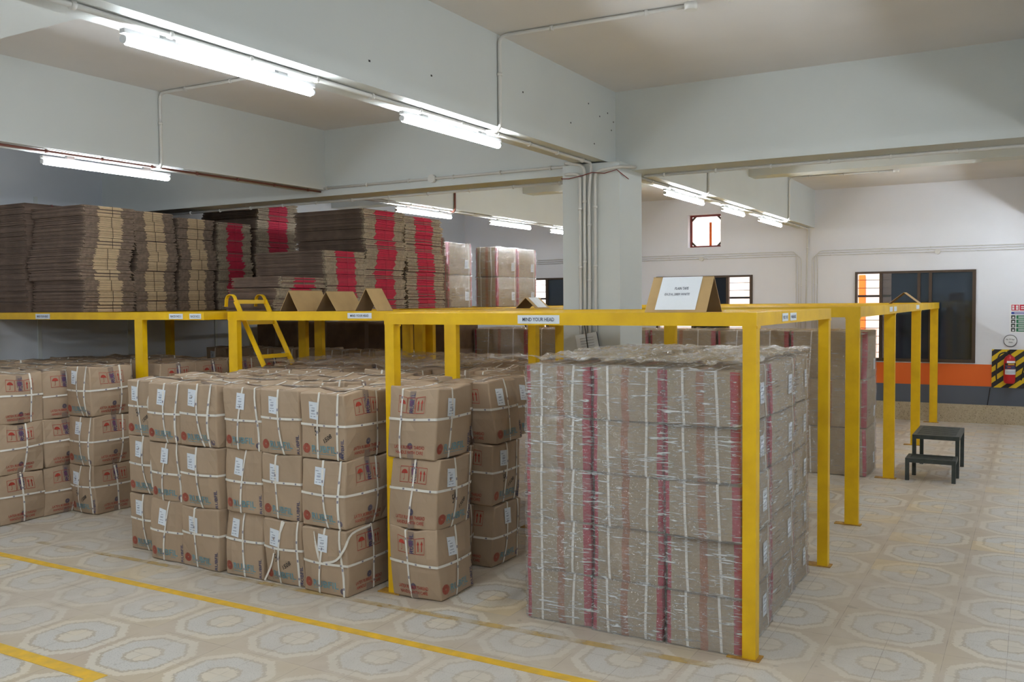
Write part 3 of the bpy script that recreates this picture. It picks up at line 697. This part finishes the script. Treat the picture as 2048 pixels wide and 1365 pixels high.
# front block: six columns, three high (column centre y, half width scale, front face x)
FR = [(5.475, .92, 4.30), (5.125, .96, 4.20), (4.755, 1.02, 4.16), (4.385, .96, 4.19), (4.03, .93, 4.165), (3.675, 1.0, 4.15)]
for i, (yc_, sw, xf) in enumerate(FR):
    for l in range(3):
        carton(xf+CA, yc_, l*.4075+.002, '%s carton, %s column from the left, front row of central carton block' % (LAY[l], ORD[i]), 'front row of the central carton block', s=(1, sw, 1), v=(i*3+l*4+(2 if i == 5 else 0)) % 10)
def loose(o, pts, m_='strap'):
    mb = MB(); P_ = [Vector(p) for p in pts]; out = []
    for i in range(len(P_)-1):
        for t in (0, .25, .5, .75):
            a_ = P_[max(i-1, 0)]; b_, c_ = P_[i], P_[i+1]; d_ = P_[min(i+2, len(P_)-1)]
            out.append(.5*((2*b_)+(c_-a_)*t+(2*a_-5*b_+4*c_-d_)*t*t+(3*b_-a_-3*c_+d_)*t**3))
    out.append(P_[-1])
    for i in range(len(out)-1): mb.bar(out[i], out[i+1]+(out[i+1]-out[i])*.05, .0014, .0135, m_, (.1, .4, 1) if False else (0, 0, 1))
    mb.build('loose_strap', o, label='slack white strap')
FC = [o for o in bpy.data.objects if o.name.startswith('strapped_carton')]
FC = FC[:18]
loose(FC[15], [(-.214, .07, .38), (-.222, .05, .30), (-.212, .03, .20)]); loose(FC[15], [(-.214, .0, .195), (-.216, -.10, .225), (-.216, -.165, .30), (-.17, -.188, .385), (0, -.19, .40)])
loose(FC[12], [(-.214, -.02, .40), (-.222, .05, .25), (-.214, .10, .12), (-.212, .165, .01)]); loose(FC[2], [(-.212, -.13, .33), (-.224, -.10, .24), (-.212, -.15, .12)])
for k_ in range(1, 7):                 # the rows behind show only their top layer
    x = 4.37+.412*k_
    for j in range(6):
        yc_ = (5.49-.363*j) if k_ < 3 else (5.62-.347*j)
        if k_ == 2 and j: yc_ += .05
        carton(x if j else 4.50+.406*k_, yc_, .815+R.uniform(-.02, .018), 'top carton, %s row back, %s from the left, central carton block' % (ORD[k_], ORD[j]), 'tops of the central carton block', tilt=(R.uniform(-.045, .045), R.uniform(-.04, .04)))
# middle column stack beside the near rack post
for l in range(3):
    carton(4.34+.182, 3.155, l*.415+.003, '%s carton of the single stack just right of the near yellow post' % LAY[l], 'cartons right of the near post', rot=math.pi/2, s=(.86, 1.06, 1.02), v=(3, 2, 6)[l], jit=.3)
for l in range(3):
    carton(4.90, 3.375, l*.4075+.003, '%s carton of the recessed stack behind the one beside the near yellow post' % LAY[l], 'cartons right of the near post', rot=math.pi/2, s=(.86, 1.0, 1), v=l+4, jit=.4)
for l in range(3):
    carton(5.262, 3.235, l*.4075+.003, '%s carton of the third stack deep, beside the film wrapped boxes' % LAY[l], 'cartons right of the near post', rot=math.pi/2, s=(.9, 1.02, 1), v=l+7, jit=.4)
for k_ in range(3):
    carton((5.66, 6.06, 7.22)[k_], (3.30, 3.54, 3.45)[k_], .815, '%s top carton in the line behind the stack beside the wrapped boxes' % ORD[k_], 'cartons right of the near post', rot=math.pi/2, s=(.86, 1.06, 1), jit=.4)
for k_, (x_, y_) in enumerate(((7.24, 3.95), (7.24, 4.33), (7.24, 4.72))):
    carton(x_, y_, .80, '%s top carton of the line behind the central block' % ORD[k_], 'tops of the central carton block')
# left block
for k_, x in enumerate((4.40, 4.80, 5.2)):
    for l in range(3):
        if k_ == 2 and l < 2: continue
        carton(x, 7.27+.01*k_, l*.402+.002, '%s carton of the %s stack from the frame edge, left carton block' % (LAY[l], ORD[k_]), 'left carton block', s=(.99, 1, .985), v=k_+l*3)
for l in range(3):
    carton(5.02, 6.925, l*.412+.002, '%s carton of the corner stack standing forward on the left block' % LAY[l], 'left carton block', s=(1.0, .93, 1.01), v=(2, 1, 4)[l])
for k_ in range(4):
    carton(5.70+.405*k_, 6.925, .815, '%s top carton in the line behind the left block corner stack' % ORD[k_+1], 'left carton block', s=(1, .95, 1))
for k_ in range(6):
    for j in range(4):
        carton(4.45+.405*k_, 7.645+.36*j, .80+R.uniform(-.01, .012), 'left block top carton, %s line toward the left wall, %s from front' % (ORD[j+1], ORD[k_]), 'tops of the left carton block', tilt=(R.uniform(-.015, .015), R.uniform(-.015, .015)))
# back row under the racks
for j in range(8):
    carton(8.0, 5.98+.37*j, .83, '%s carton from the right in the dark back row under the racks' % ORD[j], 'dark back row of cartons', v=j+3)

# ---------------------------------------------------------------- film wrapped boxes
WA, WB, WH = .285, .195, .139
def wrapped_mesh(seed, a, b, h, fmat='film'):
    q = random.Random(seed); f = warp(seed+50, a, b, h, .6); sB = .052/b; sA = .03/a
    gy = (-1, -1+sB*q.uniform(.55, .9), -.5, 0, .5, 1-sB*q.uniform(.3, .5), 1); gx = (-1, -1+sA, -.5, 0, .5, 1-sA, 1); gz = (-1, -.96, -.4, .2, .7, .96, 1)
    def cm(side, c0, c1):
        if side in ('-x', '+x') and (c0 < gy[1] or c0 > gy[-2]): return 'redstrip'
        if side in ('-y', '+y') and (c0 < gx[1] or c0 > gx[-2]): return 'redstrip'
        return 'exportbox'
    mb = MB(); mb.fn = f; shell(mb, a, b, h, 'exportbox', gx, gy, gz, cmat=cm)
    e = .002; tc_ = q.uniform(-.02, .02); tw_ = .02
    ty = [tc_+q.uniform(-.004, .004) for _ in range(6)]
    for sx in (-1, 1):
        for k_ in range(5):
            z0_, z1_ = 2*h*k_/5, 2*h*(k_+1)/5; X = sx*(a+e)
            p = [(X, ty[k_]-tw_, z0_), (X, ty[k_]+tw_, z0_), (X, ty[k_+1]+tw_, z1_), (X, ty[k_+1]-tw_, z1_)]
            mb.face(p if sx > 0 else p[::-1], 'orangetape')
    for k_ in range(5):
        x0_, x1_ = -a+2*a*k_/5, -a+2*a*(k_+1)/5; mb.face([(x0_, tc_-tw_, 2*h+e), (x1_, tc_-tw_, 2*h+e), (x1_, tc_+tw_, 2*h+e), (x0_, tc_+tw_, 2*h+e)], 'orangetape')
    for sy_ in (-1, 1):
        Y = sy_*(b+e); u = Vector((-sy_, 0, 0))
        for k_ in range(3):
            mb.face([Vector((u.x*(-.2), Y, .17-.03*k_)), Vector((u.x*(-.2+.1), Y, .17-.03*k_)), Vector((u.x*(-.2+.1), Y, .176-.03*k_)), Vector((u.x*(-.2), Y, .176-.03*k_))], 'kraftdark')
    body = mb.mesh('wrapped_box'); straps = []
    for plane, c0 in (('y', -b*.48+q.uniform(-.015, .015)), ('y', b*.5+q.uniform(-.02, .015)), ('x', a*.72)):
        m2 = MB(); m2.fn = f; loop(m2, a, b, h, plane, c0, q.uniform(-.01, .01), .013, .004, marks=False); straps.append(m2.mesh('strap'))
    lb = MB(); lb.fn = f
    for sy_ in (-1,):
        Y = sy_*(b+.0055); u = Vector((-sy_, 0, 0)); x0_ = .09
        lb.face([Vector((u.x*x0_, Y, .08)), Vector((u.x*(x0_+.085), Y, .08)), Vector((u.x*(x0_+.085), Y, .19)), Vector((u.x*x0_, Y, .19))], 'sticker')
        for k_ in range(4):
            lb.face([Vector((u.x*(x0_+.015), Y+sy_*.001, .10+.02*k_)), Vector((u.x*(x0_+.07), Y+sy_*.001, .10+.02*k_)), Vector((u.x*(x0_+.07), Y+sy_*.001, .104+.02*k_)), Vector((u.x*(x0_+.015), Y+sy_*.001, .104+.02*k_))], 'inklight')
    lab = lb.mesh('shipping_label')
    # film skin: finely gridded and crumpled, ruffled along the top
    g = tuple(-1+2*i/14 for i in range(15)); fm = MB()
    ph = [q.uniform(0, 6.28) for _ in range(6)]
    def ff(p):
        X, Y, Z = f(p); r_ = .0022*(math.sin(61*p[0]+9*math.sin(20*p[2]+ph[0])+ph[1])+math.sin(53*p[1]+8*math.sin(25*p[2]+ph[2])+ph[3])+math.sin(70*p[2]+6*math.sin(15*(p[0]+p[1])+ph[4])))
        return (X+r_*p[0]/a, Y+r_*p[1]/b, Z+(r_*1.4 if p[2] > 2*h else 0))
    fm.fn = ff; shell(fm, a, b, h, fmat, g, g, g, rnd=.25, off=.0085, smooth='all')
    return body, straps, lab, fm.mesh('stretch_film')
WM = [wrapped_mesh(s, WA, WB, WH) for s in (1, 2, 3, 4, 5, 6)]
def wbox(WMs, i, x, y, z_, label, grp, rot=0, s=(1, 1, 1)):
    body, straps, lab, fm = WMs[i % len(WMs)]
    o = put(body, 'wrapped_box', None, (x, y, z_), (0, 0, rot+R.uniform(-.012, .012)), label, 'box', grp); o.scale = s
    for m_ in straps: put(m_, 'strap', o, label='white plastic strap')
    put(lab, 'shipping_label', o, label='white sticker under the film'); put(fm, 'stretch_film', o, label='clear crinkled plastic film')
    return o
COLN = ('right hand', 'middle', 'left hand'); L5 = ('bottom', 'second lowest', 'middle', 'second highest', 'top')
n = 0
for c_ in range(3):
    for l in range(5):
        n += 1
        x = 4.385+WA+(-.006 if l < 3 else .006)+R.uniform(-.008, .008); y = (1.412, 1.818, 2.222)[c_]+(.02 if (l > 2 and c_ == 0) else 0)
        wbox(WM, n*5+l, x, y, l*.281+.002, '%s wrapped box of the %s column, near face of the wrapped stack' % (L5[l], COLN[c_]), 'front of the film wrapped stack')
for r_ in (1, 2):
    for l in range(5):
        n += 1
        wbox(WM, n, 4.385+WA+.592*r_-(.12 if r_ == 2 else 0), 1.412+.01*r_, l*.281+.002, '%s wrapped box on the aisle side of the wrapped stack, %s row back' % (L5[l], ORD[r_]), 'aisle side of the film wrapped stack', s=(1 if r_ == 1 else .8, 1, 1))
    for c_ in (1, 2):
        n += 1
        wbox(WM, n, 4.385+WA+.592*r_-(.12 if r_ == 2 else 0), (0, 1.818, 2.222)[c_], 4*.281+.002+.01, 'top wrapped box of the %s column, %s row back in wrapped stack' % (COLN[c_], ORD[r_]), 'tops of the film wrapped stack', s=(1 if r_ == 1 else .8, 1, 1))
# loose ruffled film lying over the wrapped stack
mb = MB(); q = random.Random(3); NX, NY = 44, 40
for i in range(NX+1):
    for j in range(NY+1):
        x = 4.40+1.62*i/NX; y = 1.22+1.19*j/NY
        z_ = 1.418+.016*abs(math.sin(14*x+3*math.sin(11*y)))+.016*abs(math.sin(17*y+2*math.sin(9*x)))+q.uniform(0, .008)+.014*max(0, math.sin(3.1*(x-4.4)/1.6))*(.3+.7*math.sin(2.2*y)**2)
        mb.v.append((x, y, z_))
for i in range(NX):
    for j in range(NY):
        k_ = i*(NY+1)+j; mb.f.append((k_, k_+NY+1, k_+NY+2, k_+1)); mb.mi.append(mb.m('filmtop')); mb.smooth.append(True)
mb.build('plastic_sheet', label='loose crumpled clear plastic sheet over the top of the wrapped stack', cat='plastic sheet')
def ripple_sheet(x0, x1, y0, y1, z0_, m_, sd, label, nx=46, ny=40):
    q = random.Random(sd); mb = MB()
    for i in range(nx+1):
        for j in range(ny+1):
            x = x0+(x1-x0)*i/nx; y = y0+(y1-y0)*j/ny+.03*math.sin(9*x+sd)
            mb.v.append((x, y, z0_+.022*abs(math.sin(13*x+3*math.sin(8*y+sd)))+.018*abs(math.sin(12*y+2*math.sin(7*x)))+q.uniform(0, .007)))
    for i in range(nx):
        for j in range(ny):
            k_ = i*(ny+1)+j; mb.f.append((k_, k_+ny+1, k_+ny+2, k_+1)); mb.mi.append(mb.m(m_)); mb.smooth.append(True)
    mb.build('plastic_sheet', label=label, cat='plastic sheet', group='loose plastic sheets')
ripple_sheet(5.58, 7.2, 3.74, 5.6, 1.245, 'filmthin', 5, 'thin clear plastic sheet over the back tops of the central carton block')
# big wrapped boxes standing at the back
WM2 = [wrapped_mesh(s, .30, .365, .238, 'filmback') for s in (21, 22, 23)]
for c_ in range(6):
    for l in range(3):
        if c_ > 2 and l < 2: continue
        n += 1
        wbox(WM2, n, 9.43+.3, 1.765+.755*c_, l*.4775+.002, '%s big wrapped box, %s column from the right, far row under long rack' % (LAY[l], ORD[c_]), 'far row of big film wrapped boxes')
# cartons standing on the back deck
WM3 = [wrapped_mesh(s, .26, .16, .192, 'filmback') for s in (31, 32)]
for x_, t in ((9.28, 'left'), (10.42, 'middle'), (10.96, 'right')):
    for l in range(2):
        n += 1
        wbox(WM3, n, x_, 6.17, ZD+.003+l*.386, '%s box of the %s pair on the deck right of the red striped stacks' % (('lower', 'upper')[l], t), 'boxes on the rack deck')

def big_carton(seed, label):
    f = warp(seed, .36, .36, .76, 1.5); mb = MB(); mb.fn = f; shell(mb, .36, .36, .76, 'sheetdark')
    for sx in (-1, 1): mb.box(sx*.362-.001, -.03, 1.2, sx*.362+.001, .03, 1.51, 'tapeprint')
    mb.box(-.36, -.03, 1.52, .36, .03, 1.523, 'tapeprint')
    return mb.mesh('large_carton')
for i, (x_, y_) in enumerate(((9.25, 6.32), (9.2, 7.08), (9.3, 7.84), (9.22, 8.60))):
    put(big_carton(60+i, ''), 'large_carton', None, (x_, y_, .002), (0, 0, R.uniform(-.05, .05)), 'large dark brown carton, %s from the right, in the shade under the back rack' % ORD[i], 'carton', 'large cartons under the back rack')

# ---------------------------------------------------------------- flattened carton bundles on the racks
def bundle_mesh(seed, wx, ly, band, n=10, t=.0102, bw=.46):
    q = random.Random(seed); mb = MB(); side = {'sheetred': 'sheetedge', 'sheetcream': 'sheet'}.get(band, 'sheetdark')
    def sheet(x0, y0, z0_, x1, y1, z1_, m_, skip=''):
        mb.box(x0, y0+.03, z0_, x1, y1, z1_, 'sheetdark', skip='f'+skip); mb.box(x0, y0, z0_, x1, y0+.03, z1_, m_, skip='k'+skip)
    for i in range(n):
        z0_ = i*t; dx = q.uniform(-.011, .011)+.006*math.sin(i*.7+seed); dy = abs(q.gauss(0, .012)); bb = bw*wx+q.uniform(-.005, .005)
        c_ = wx/2+.006*math.sin(i*.5+seed); th = t*q.uniform(.62, .86)
        sheet(dx, dy, z0_, dx+c_-bb/2, ly+dy, z0_+th, side, 'r')
        sheet(dx+c_-bb/2, dy-.002, z0_, dx+c_+bb/2, ly+dy, z0_+th, band or 'sheetdark')
        sheet(dx+c_+bb/2, dy, z0_, dx+wx, ly+dy, z0_+th, side, 'l')
    mb.box(.02, .02, 0, wx-.02, ly, n*t-.002, 'sheetdark')
    me = mb.mesh('carton_bundle')
    sx = wx/2+q.uniform(-.02, .02); s_ = MB(); H = n*t
    s_.box(sx-.002, -.006, 0, sx+.002, -.004, H, 'twine' if band == 'sheetcream' else 'redstrip').box(sx-.003, -.006, H-.001, sx+.003, ly, H+.001, 'twine')
    return me, s_.mesh('strap'), H
def stack(x0, x1, y, ly, ztop, band, label, lean=0, wave=.02, grp='', z0_=ZD, seed=0):
    wx = x1-x0; ms = [bundle_mesh(seed*3+i, wx, ly, band) for i in range(3)]; H = ms[0][2]+.002; n_ = max(1, round((ztop-z0_)/H))
    sc = (ztop-z0_)/(n_*H)
    for i in range(n_):
        me, st, _ = ms[i*2 % 3]; t = i/max(1, n_-1)
        dx = wave*math.sin(i*.9+seed)+lean*t
        nm = 'the bottom' if i == 0 else 'the top' if i == n_-1 else ORD[i]+' from bottom'
        o = put(me, 'carton_bundle', None, (x0+dx, y+.012*math.sin(i*1.7+seed), z0_+.002+i*H*sc), (0, 0, R.uniform(-.012, .012)), 'carton bundle, %s, %s' % (nm, label), 'cardboard bundle', grp)
        o.scale = (1, 1, sc*.995); put(st, 'strap', o)
GB = 'flattened carton bundles on the racks'
stack(5.42, 5.98, 7.70, .78, 2.70, 'sheetcream', 'first cream striped stack at left', wave=.03, grp=GB, seed=1, lean=.03)
stack(5.40, 5.96, 8.52, .56, 2.76, None, 'plain brown stack at the left edge', wave=.012, grp=GB, seed=2)
stack(6.03, 6.52, 7.72, .85, 2.69, 'sheetcream', 'second cream striped stack', wave=.022, grp=GB, seed=3)
stack(6.57, 7.04, 7.72, .85, 2.66, 'sheetcream', 'third cream striped stack', wave=.02, grp=GB, seed=4)
stack(7.10, 7.58, 7.72, .9, 2.655, 'sheetred', 'red striped stack next to the cream ones', wave=.006, grp=GB, seed=5)
stack(7.68, 8.33, 7.72, .9, 2.93, 'sheetred', 'red striped stack at the back under the beam', wave=.008, grp=GB, seed=6)
stack(5.99, 6.57, 5.82, .62, 2.0, 'sheetred', 'low red striped stack above the ladder', wave=.02, grp=GB, seed=7, lean=.06)
stack(6.63, 7.22, 5.79, .90, 2.26, 'sheetred', 'medium red striped stack', wave=.008, grp=GB, seed=8)
stack(7.27, 7.95, 5.84, .92, 2.71, 'sheetred', 'tall left red striped stack', wave=.018, grp=GB, seed=9, lean=.0)
stack(8.0, 8.70, 5.84, .92, 2.69, 'sheetred', 'tall right red striped stack under the tube light', wave=.012, grp=GB, seed=10, lean=-.05)
stack(8.76, 8.92, 5.9, .5, 2.5, None, 'thin leaning stack right of the red striped ones', wave=.01, grp=GB, seed=11, lean=-.12)

# ---------------------------------------------------------------- folded card tents
def tent(x, y, L_, sp_, h, along, label, paper=False, m_='kraft', z0_=ZD):
    """folded card ridge tent; ridge runs along 'x' or 'y'"""
    t = .004; o = empty('cardboard_tent', (x, y, z0_+.001), 0 if along == 'x' else math.pi/2, label=label, cat='cardboard', group='folded card tents')
    for s in (-1, 1):
        p = Vector((-L_/2, s*sp_/2, 0)); mb = MB()
        up_ = Vector((0, -s*sp_/2, h)); n_ = Vector((0, s*h, sp_/2)).normalized()*t; u = Vector((L_, 0, 0))
        c = [p, p+u, p+u+up_, p+up_]; d_ = [v-n_ for v in c]
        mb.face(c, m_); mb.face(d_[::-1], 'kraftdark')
        for i in range(4): mb.face([c[i], d_[i], d_[(i+1) % 4], c[(i+1) % 4]], 'kraft')
        mb.build('card_panel', o)
        if paper and s == paper:
            a_ = Vector((-s, 0, 0)) if False else None
            q0 = p+u*.18+up_*.06+n_*.6; uu = u*.66; vv = up_*.93
            m2 = MB(); m2.face([q0, q0+uu, q0+uu+vv, q0+vv] if s < 0 else [q0, q0+vv, q0+uu+vv, q0+uu], 'film_sleeve')
            if paper is not True and L_ > .3:
                e = n_*.3
                if s < 0: text(m2, 'PLAIN TAPE', q0+e+uu*.40+vv*.60, uu*.32, vv*.07, 'ink'); text(m2, 'EX.216_28B9 WHITE', q0+e+uu*.24+vv*.42, uu*.56, vv*.07, 'ink')
                else: text(m2, 'PLAIN TAPE', q0+e+uu*.62+vv*.60, -uu*.34, vv*.08, 'ink'); text(m2, 'EX.216_28B9 WHITE', q0+e+uu*.84+vv*.42, -uu*.62, vv*.08, 'ink')
            m2.build('paper_notice', o, label='white sheet in a glossy plastic sleeve')
    return o
tent(4.56, 1.575, .325, .27, .182, 'y', 'large card tent with a white sheet in plastic, on the near rack deck', paper=1)
tent(5.80, 5.30, .40, .20, .172, 'x', 'left card tent on the deck beside the ladder')
tent(5.80, 4.93, .34, .22, .160, 'x', 'middle card tent on the deck behind the MIND YOUR HEAD beam')
tent(5.70, 4.50, .20, .22, .178, 'x', 'right card tent on the deck, open end facing out')
tent(7.62, 4.12, .28, .22, .10, 'x', 'small card tent with white sheet left of the column', paper=-1)
tent(12.1, 1.36, .3, .34, .135, 'x', 'card tent on the far end of the long rack before the window')
tent(9.65, 3.0, .3, .24, .10, 'y', 'card tent lying on the big wrapped boxes under the long rack', z0_=1.475)
tent(9.65, 4.4, .3, .26, .10, 'y', 'card tent on the wrapped boxes left of the column', z0_=1.475)

# notice tied to the column
mb = MB(); MX = 6.435; o_ = Vector((MX, 3.075, 1.335)); u_ = Vector((0, -.185, .03)); v_ = Vector((0, .03, .15))
mb.face([o_, o_+u_, o_+u_+v_, o_+v_], 'sticker')
for (p, q) in ((o_, o_+u_), (o_+u_, o_+u_+v_)): mb.bar(p, q, .004, .006, 'ink', (1, 0, 0))
for k_ in range(5):
    a_ = o_+v_*(.78-.14*k_)+u_*.2-Vector((.002, 0, 0)); b_ = a_+u_*(.6 if k_ != 4 else .3); mb.bar(a_, b_, .002, .004, 'ink', (1, 0, 0))
no = mb.build('paper_notice', label='tilted white printed notice tied to the column with a black strap', cat='notice')
MB().bar((6.432, 3.035, 1.66), (6.430, 2.985, 1.33), .007, .003, 'black', (1, 0, 0)).build('strap', no, rot=(0, 0, 0), label='black strap')

# ---------------------------------------------------------------- ladder
lad = empty('ladder', (5.79, 5.58, 1.226), label='yellow steel ladder with hooked tops leaning on the left rack behind the carton block', cat='ladder')
TZ, BZ, TY, BY = .555, .004, .345, .03
def LP(x, t): return Vector((x, BY+(TY-BY)*t, BZ+(TZ-BZ)*t))
for sx in (-1, 1):
    rl = MB().bar(LP(sx*.172, 0), LP(sx*.172, 1), .012, .045, 'yellow').build('side_rail', lad)
    pts = [LP(sx*.172, 1)+Vector((0, .055-.055*math.cos(math.pi*i/8), .055*math.sin(math.pi*i/8)-.0)) for i in range(9)]+[LP(sx*.172, 1)+Vector((0, .115, -.05))]
    mb = MB()
    for i in range(len(pts)-1): mb.bar(pts[i], pts[i+1], .035, .006, 'yellow', (0, .3, 1))
    mb.build('hook', rl)
for t in (.14, .66, .985):
    MB().bar(LP(-.166, t), LP(.166, t), .012, .034, 'yellow').build('rung', lad)

# ---------------------------------------------------------------- step stool
st = empty('step_stool', (9.98, .80, 0), label='dark grey slatted steel step stool with two steps on the tiled floor', cat='stool')
def bench(x0, x1, y0, y1, zt, n, nm):
    mb = MB(); e = .035
    mb.box(x0, y0, zt-.04, x0+e, y1, zt, 'steel').box(x1-e, y0, zt-.04, x1, y1, zt, 'steel').box(x0+e, y0, zt-.04, x1-e, y0+e, zt, 'steel').box(x0+e, y1-e, zt-.04, x1-e, y1, zt, 'steel')
    g = (x1-x0-2*e)/n
    for i in range(n): mb.box(x0+e+g*(i+.28), y0+e, zt-.016, x0+e+g*(i+.92), y1-e, zt-.002, 'steel')
    mb.build(nm, st)
    for (x, y) in ((x0, y0), (x0, y1-e), (x1-e, y0), (x1-e, y1-e)):
        if nm == 'lower_step' and x > x0: continue
        MB().box(x, y, 0, x+e, y+e, zt-.04, 'steel').build('leg', st)
bench(-.22, .52, -.20, .22, .405, 9, 'upper_step'); bench(-.52, -.22, -.19, .25, .215, 4, 'lower_step')

# ---------------------------------------------------------------- far wall fittings
MB().box(XW-.012, -.47, .51, XW-.002, .008, 1.038, 'hazard').build('hazard_panel', label='second striped board at the right frame edge', cat='board')
hp = MB().box(XW-.012, .02, .51, XW-.002, .484, 1.038, 'hazard').build('hazard_panel', label='yellow and black striped board behind the fire extinguisher', cat='board')
ex = empty('fire_extinguisher', (XW-.105, .265, .575), label='red fire extinguisher hanging on the striped board', cat='fire extinguisher')
MB().lathe([(.001, 0), (.05, .002), (.068, .02), (.072, .05), (.072, .30), (.066, .345), (.045, .375), (.022, .388), (.02, .40), (.001, .402)], 0, 0, 'extred', 28).build('cylinder', ex)
mb = MB().tube([(0, 0, .40), (0, 0, .43)], .016, 'steel', 12).bar((-.045, .01, .425), (.03, -.02, .435), .02, .012, 'black').bar((-.06, .02, .455), (.02, 0, .437), .016, .006, 'black').bar((0, .0, .43), (0, .06, .425), .012, .012, 'steel')
mb.build('valve_handle', ex)
MB().tube(bend([(0, .05, .43), (0, .12, .41), (-.02, .155, .30), (-.03, .16, .10), (-.03, .15, .02)], .09), .009, 'black', 8).build('hose', ex)
mb = MB(); n = 8
def band(r, z0, z1, m_, a0=2.3, a1=4.7):
    for i in range(n):
        t0, t1 = a0+(a1-a0)*i/n, a0+(a1-a0)*(i+1)/n
        mb.face([(r*math.cos(t0), r*math.sin(t0), z0), (r*math.cos(t1), r*math.sin(t1), z0), (r*math.cos(t1), r*math.sin(t1), z1), (r*math.cos(t0), r*math.sin(t0), z1)], m_)
band(.0735, .13, .20, 'sticker'); band(.0735, .205, .25, 'navyink'); band(.0735, .255, .285, 'black'); band(.0738, .262, .278, 'line', 2.9, 4.1); band(.0735, .288, .315, 'white', 2.7, 4.3); band(.074, .150, .153, 'ink', 2.6, 4.4); band(.074, .168, .171, 'ink', 2.6, 4.4); band(.0742, .22, .235, 'redink', 2.8, 3.4)
mb.build('printed_label', ex)
MB().box(.062, -.03, .10, .093, .03, .13, 'steel').box(.062, -.02, .33, .093, .02, .35, 'steel').build('bracket', ex)
MB().tube(bend([(XW-.02, -.02, .93), (XW-.03, .07, .88), (XW-.035, .11, .74), (XW-.035, .125, .62)], .08), .008, 'black', 8).build('hose', label='black hose hanging on the striped board right of the extinguisher', cat='hose')
# safety notice
sg = empty('safety_sign', (XW-.006, .05, 1.268), label='white safety notice with red, blue and green panels above the extinguisher', cat='sign')
MB().box(0, -.23, 0, .005, .225, .40, 'white').build('board', sg)
def pan(y0, y1, z0_, z1_, m_, marks=()):
    mb = MB().box(-.0015, y0, z0_, 0, y1, z1_, m_)
    for (a_, b_, c_, d_) in marks: mb.box(-.0025, a_, c_, -.0015, b_, d_, 'white')
    mb.build('printed_panel', sg)
pan(.115, .205, .305, .385, 'signred', [(.17, .195, .315, .345), (.17, .195, .352, .376), (.125, .15, .315, .34), (.125, .15, .345, .375)])
pan(-.21, .107, .305, .385, 'signred', [(-.15, .09, .352, .364), (-.10, .09, .326, .338)])
pan(-.21, .205, .255, .287, 'signblue', [(-.15, .17, .266, .276)])
for k_ in range(4):
    z0_ = .19-.058*k_
    pan(.155, .207, z0_, z0_+.05, 'steel', [(.168, .192, z0_+.01, z0_+.03)]); pan(-.21, .145, z0_, z0_+.05, 'signgreen', [(-.1, .12, z0_+.03, z0_+.037), (-.05, .12, z0_+.014, z0_+.021)])
# round number sign
rs = empty('round_sign', (XW-.004, .262, 1.158), label='round white number sign with black ring on the far wall above the striped board', cat='sign')
mb = MB(); n = 36; mb.face([(-.002, -.078*math.cos(2*math.pi*i/n)*-1, .078*math.sin(2*math.pi*i/n)) for i in range(n)][::-1], 'white')
mb.build('disc', rs)
mb = MB()
for i in range(n):
    a0, a1 = 2*math.pi*i/n, 2*math.pi*(i+1)/n
    mb.bar((-.003, .08*math.cos(a0), .08*math.sin(a0)), (-.003, .08*math.cos(a1), .08*math.sin(a1)), .007, .006, 'black', (1, 0, 0))
mb.build('ring', rs)
mb = MB(); text(mb, 'No. 77 Year', (-.004, .052, .010), (0, -.104, 0), (0, 0, .018), 'steel'); text(mb, 'Date', (-.004, .018, -.028), (0, -.045, 0), (0, 0, .016), 'steel'); mb.build('lettering', rs)
MB().bar((XW-.012, .50, .50), (XW-.04, .53, .26), .012, .003, 'black').build('cable', label='black cable hanging from the striped board to the stone plinth', cat='cable')
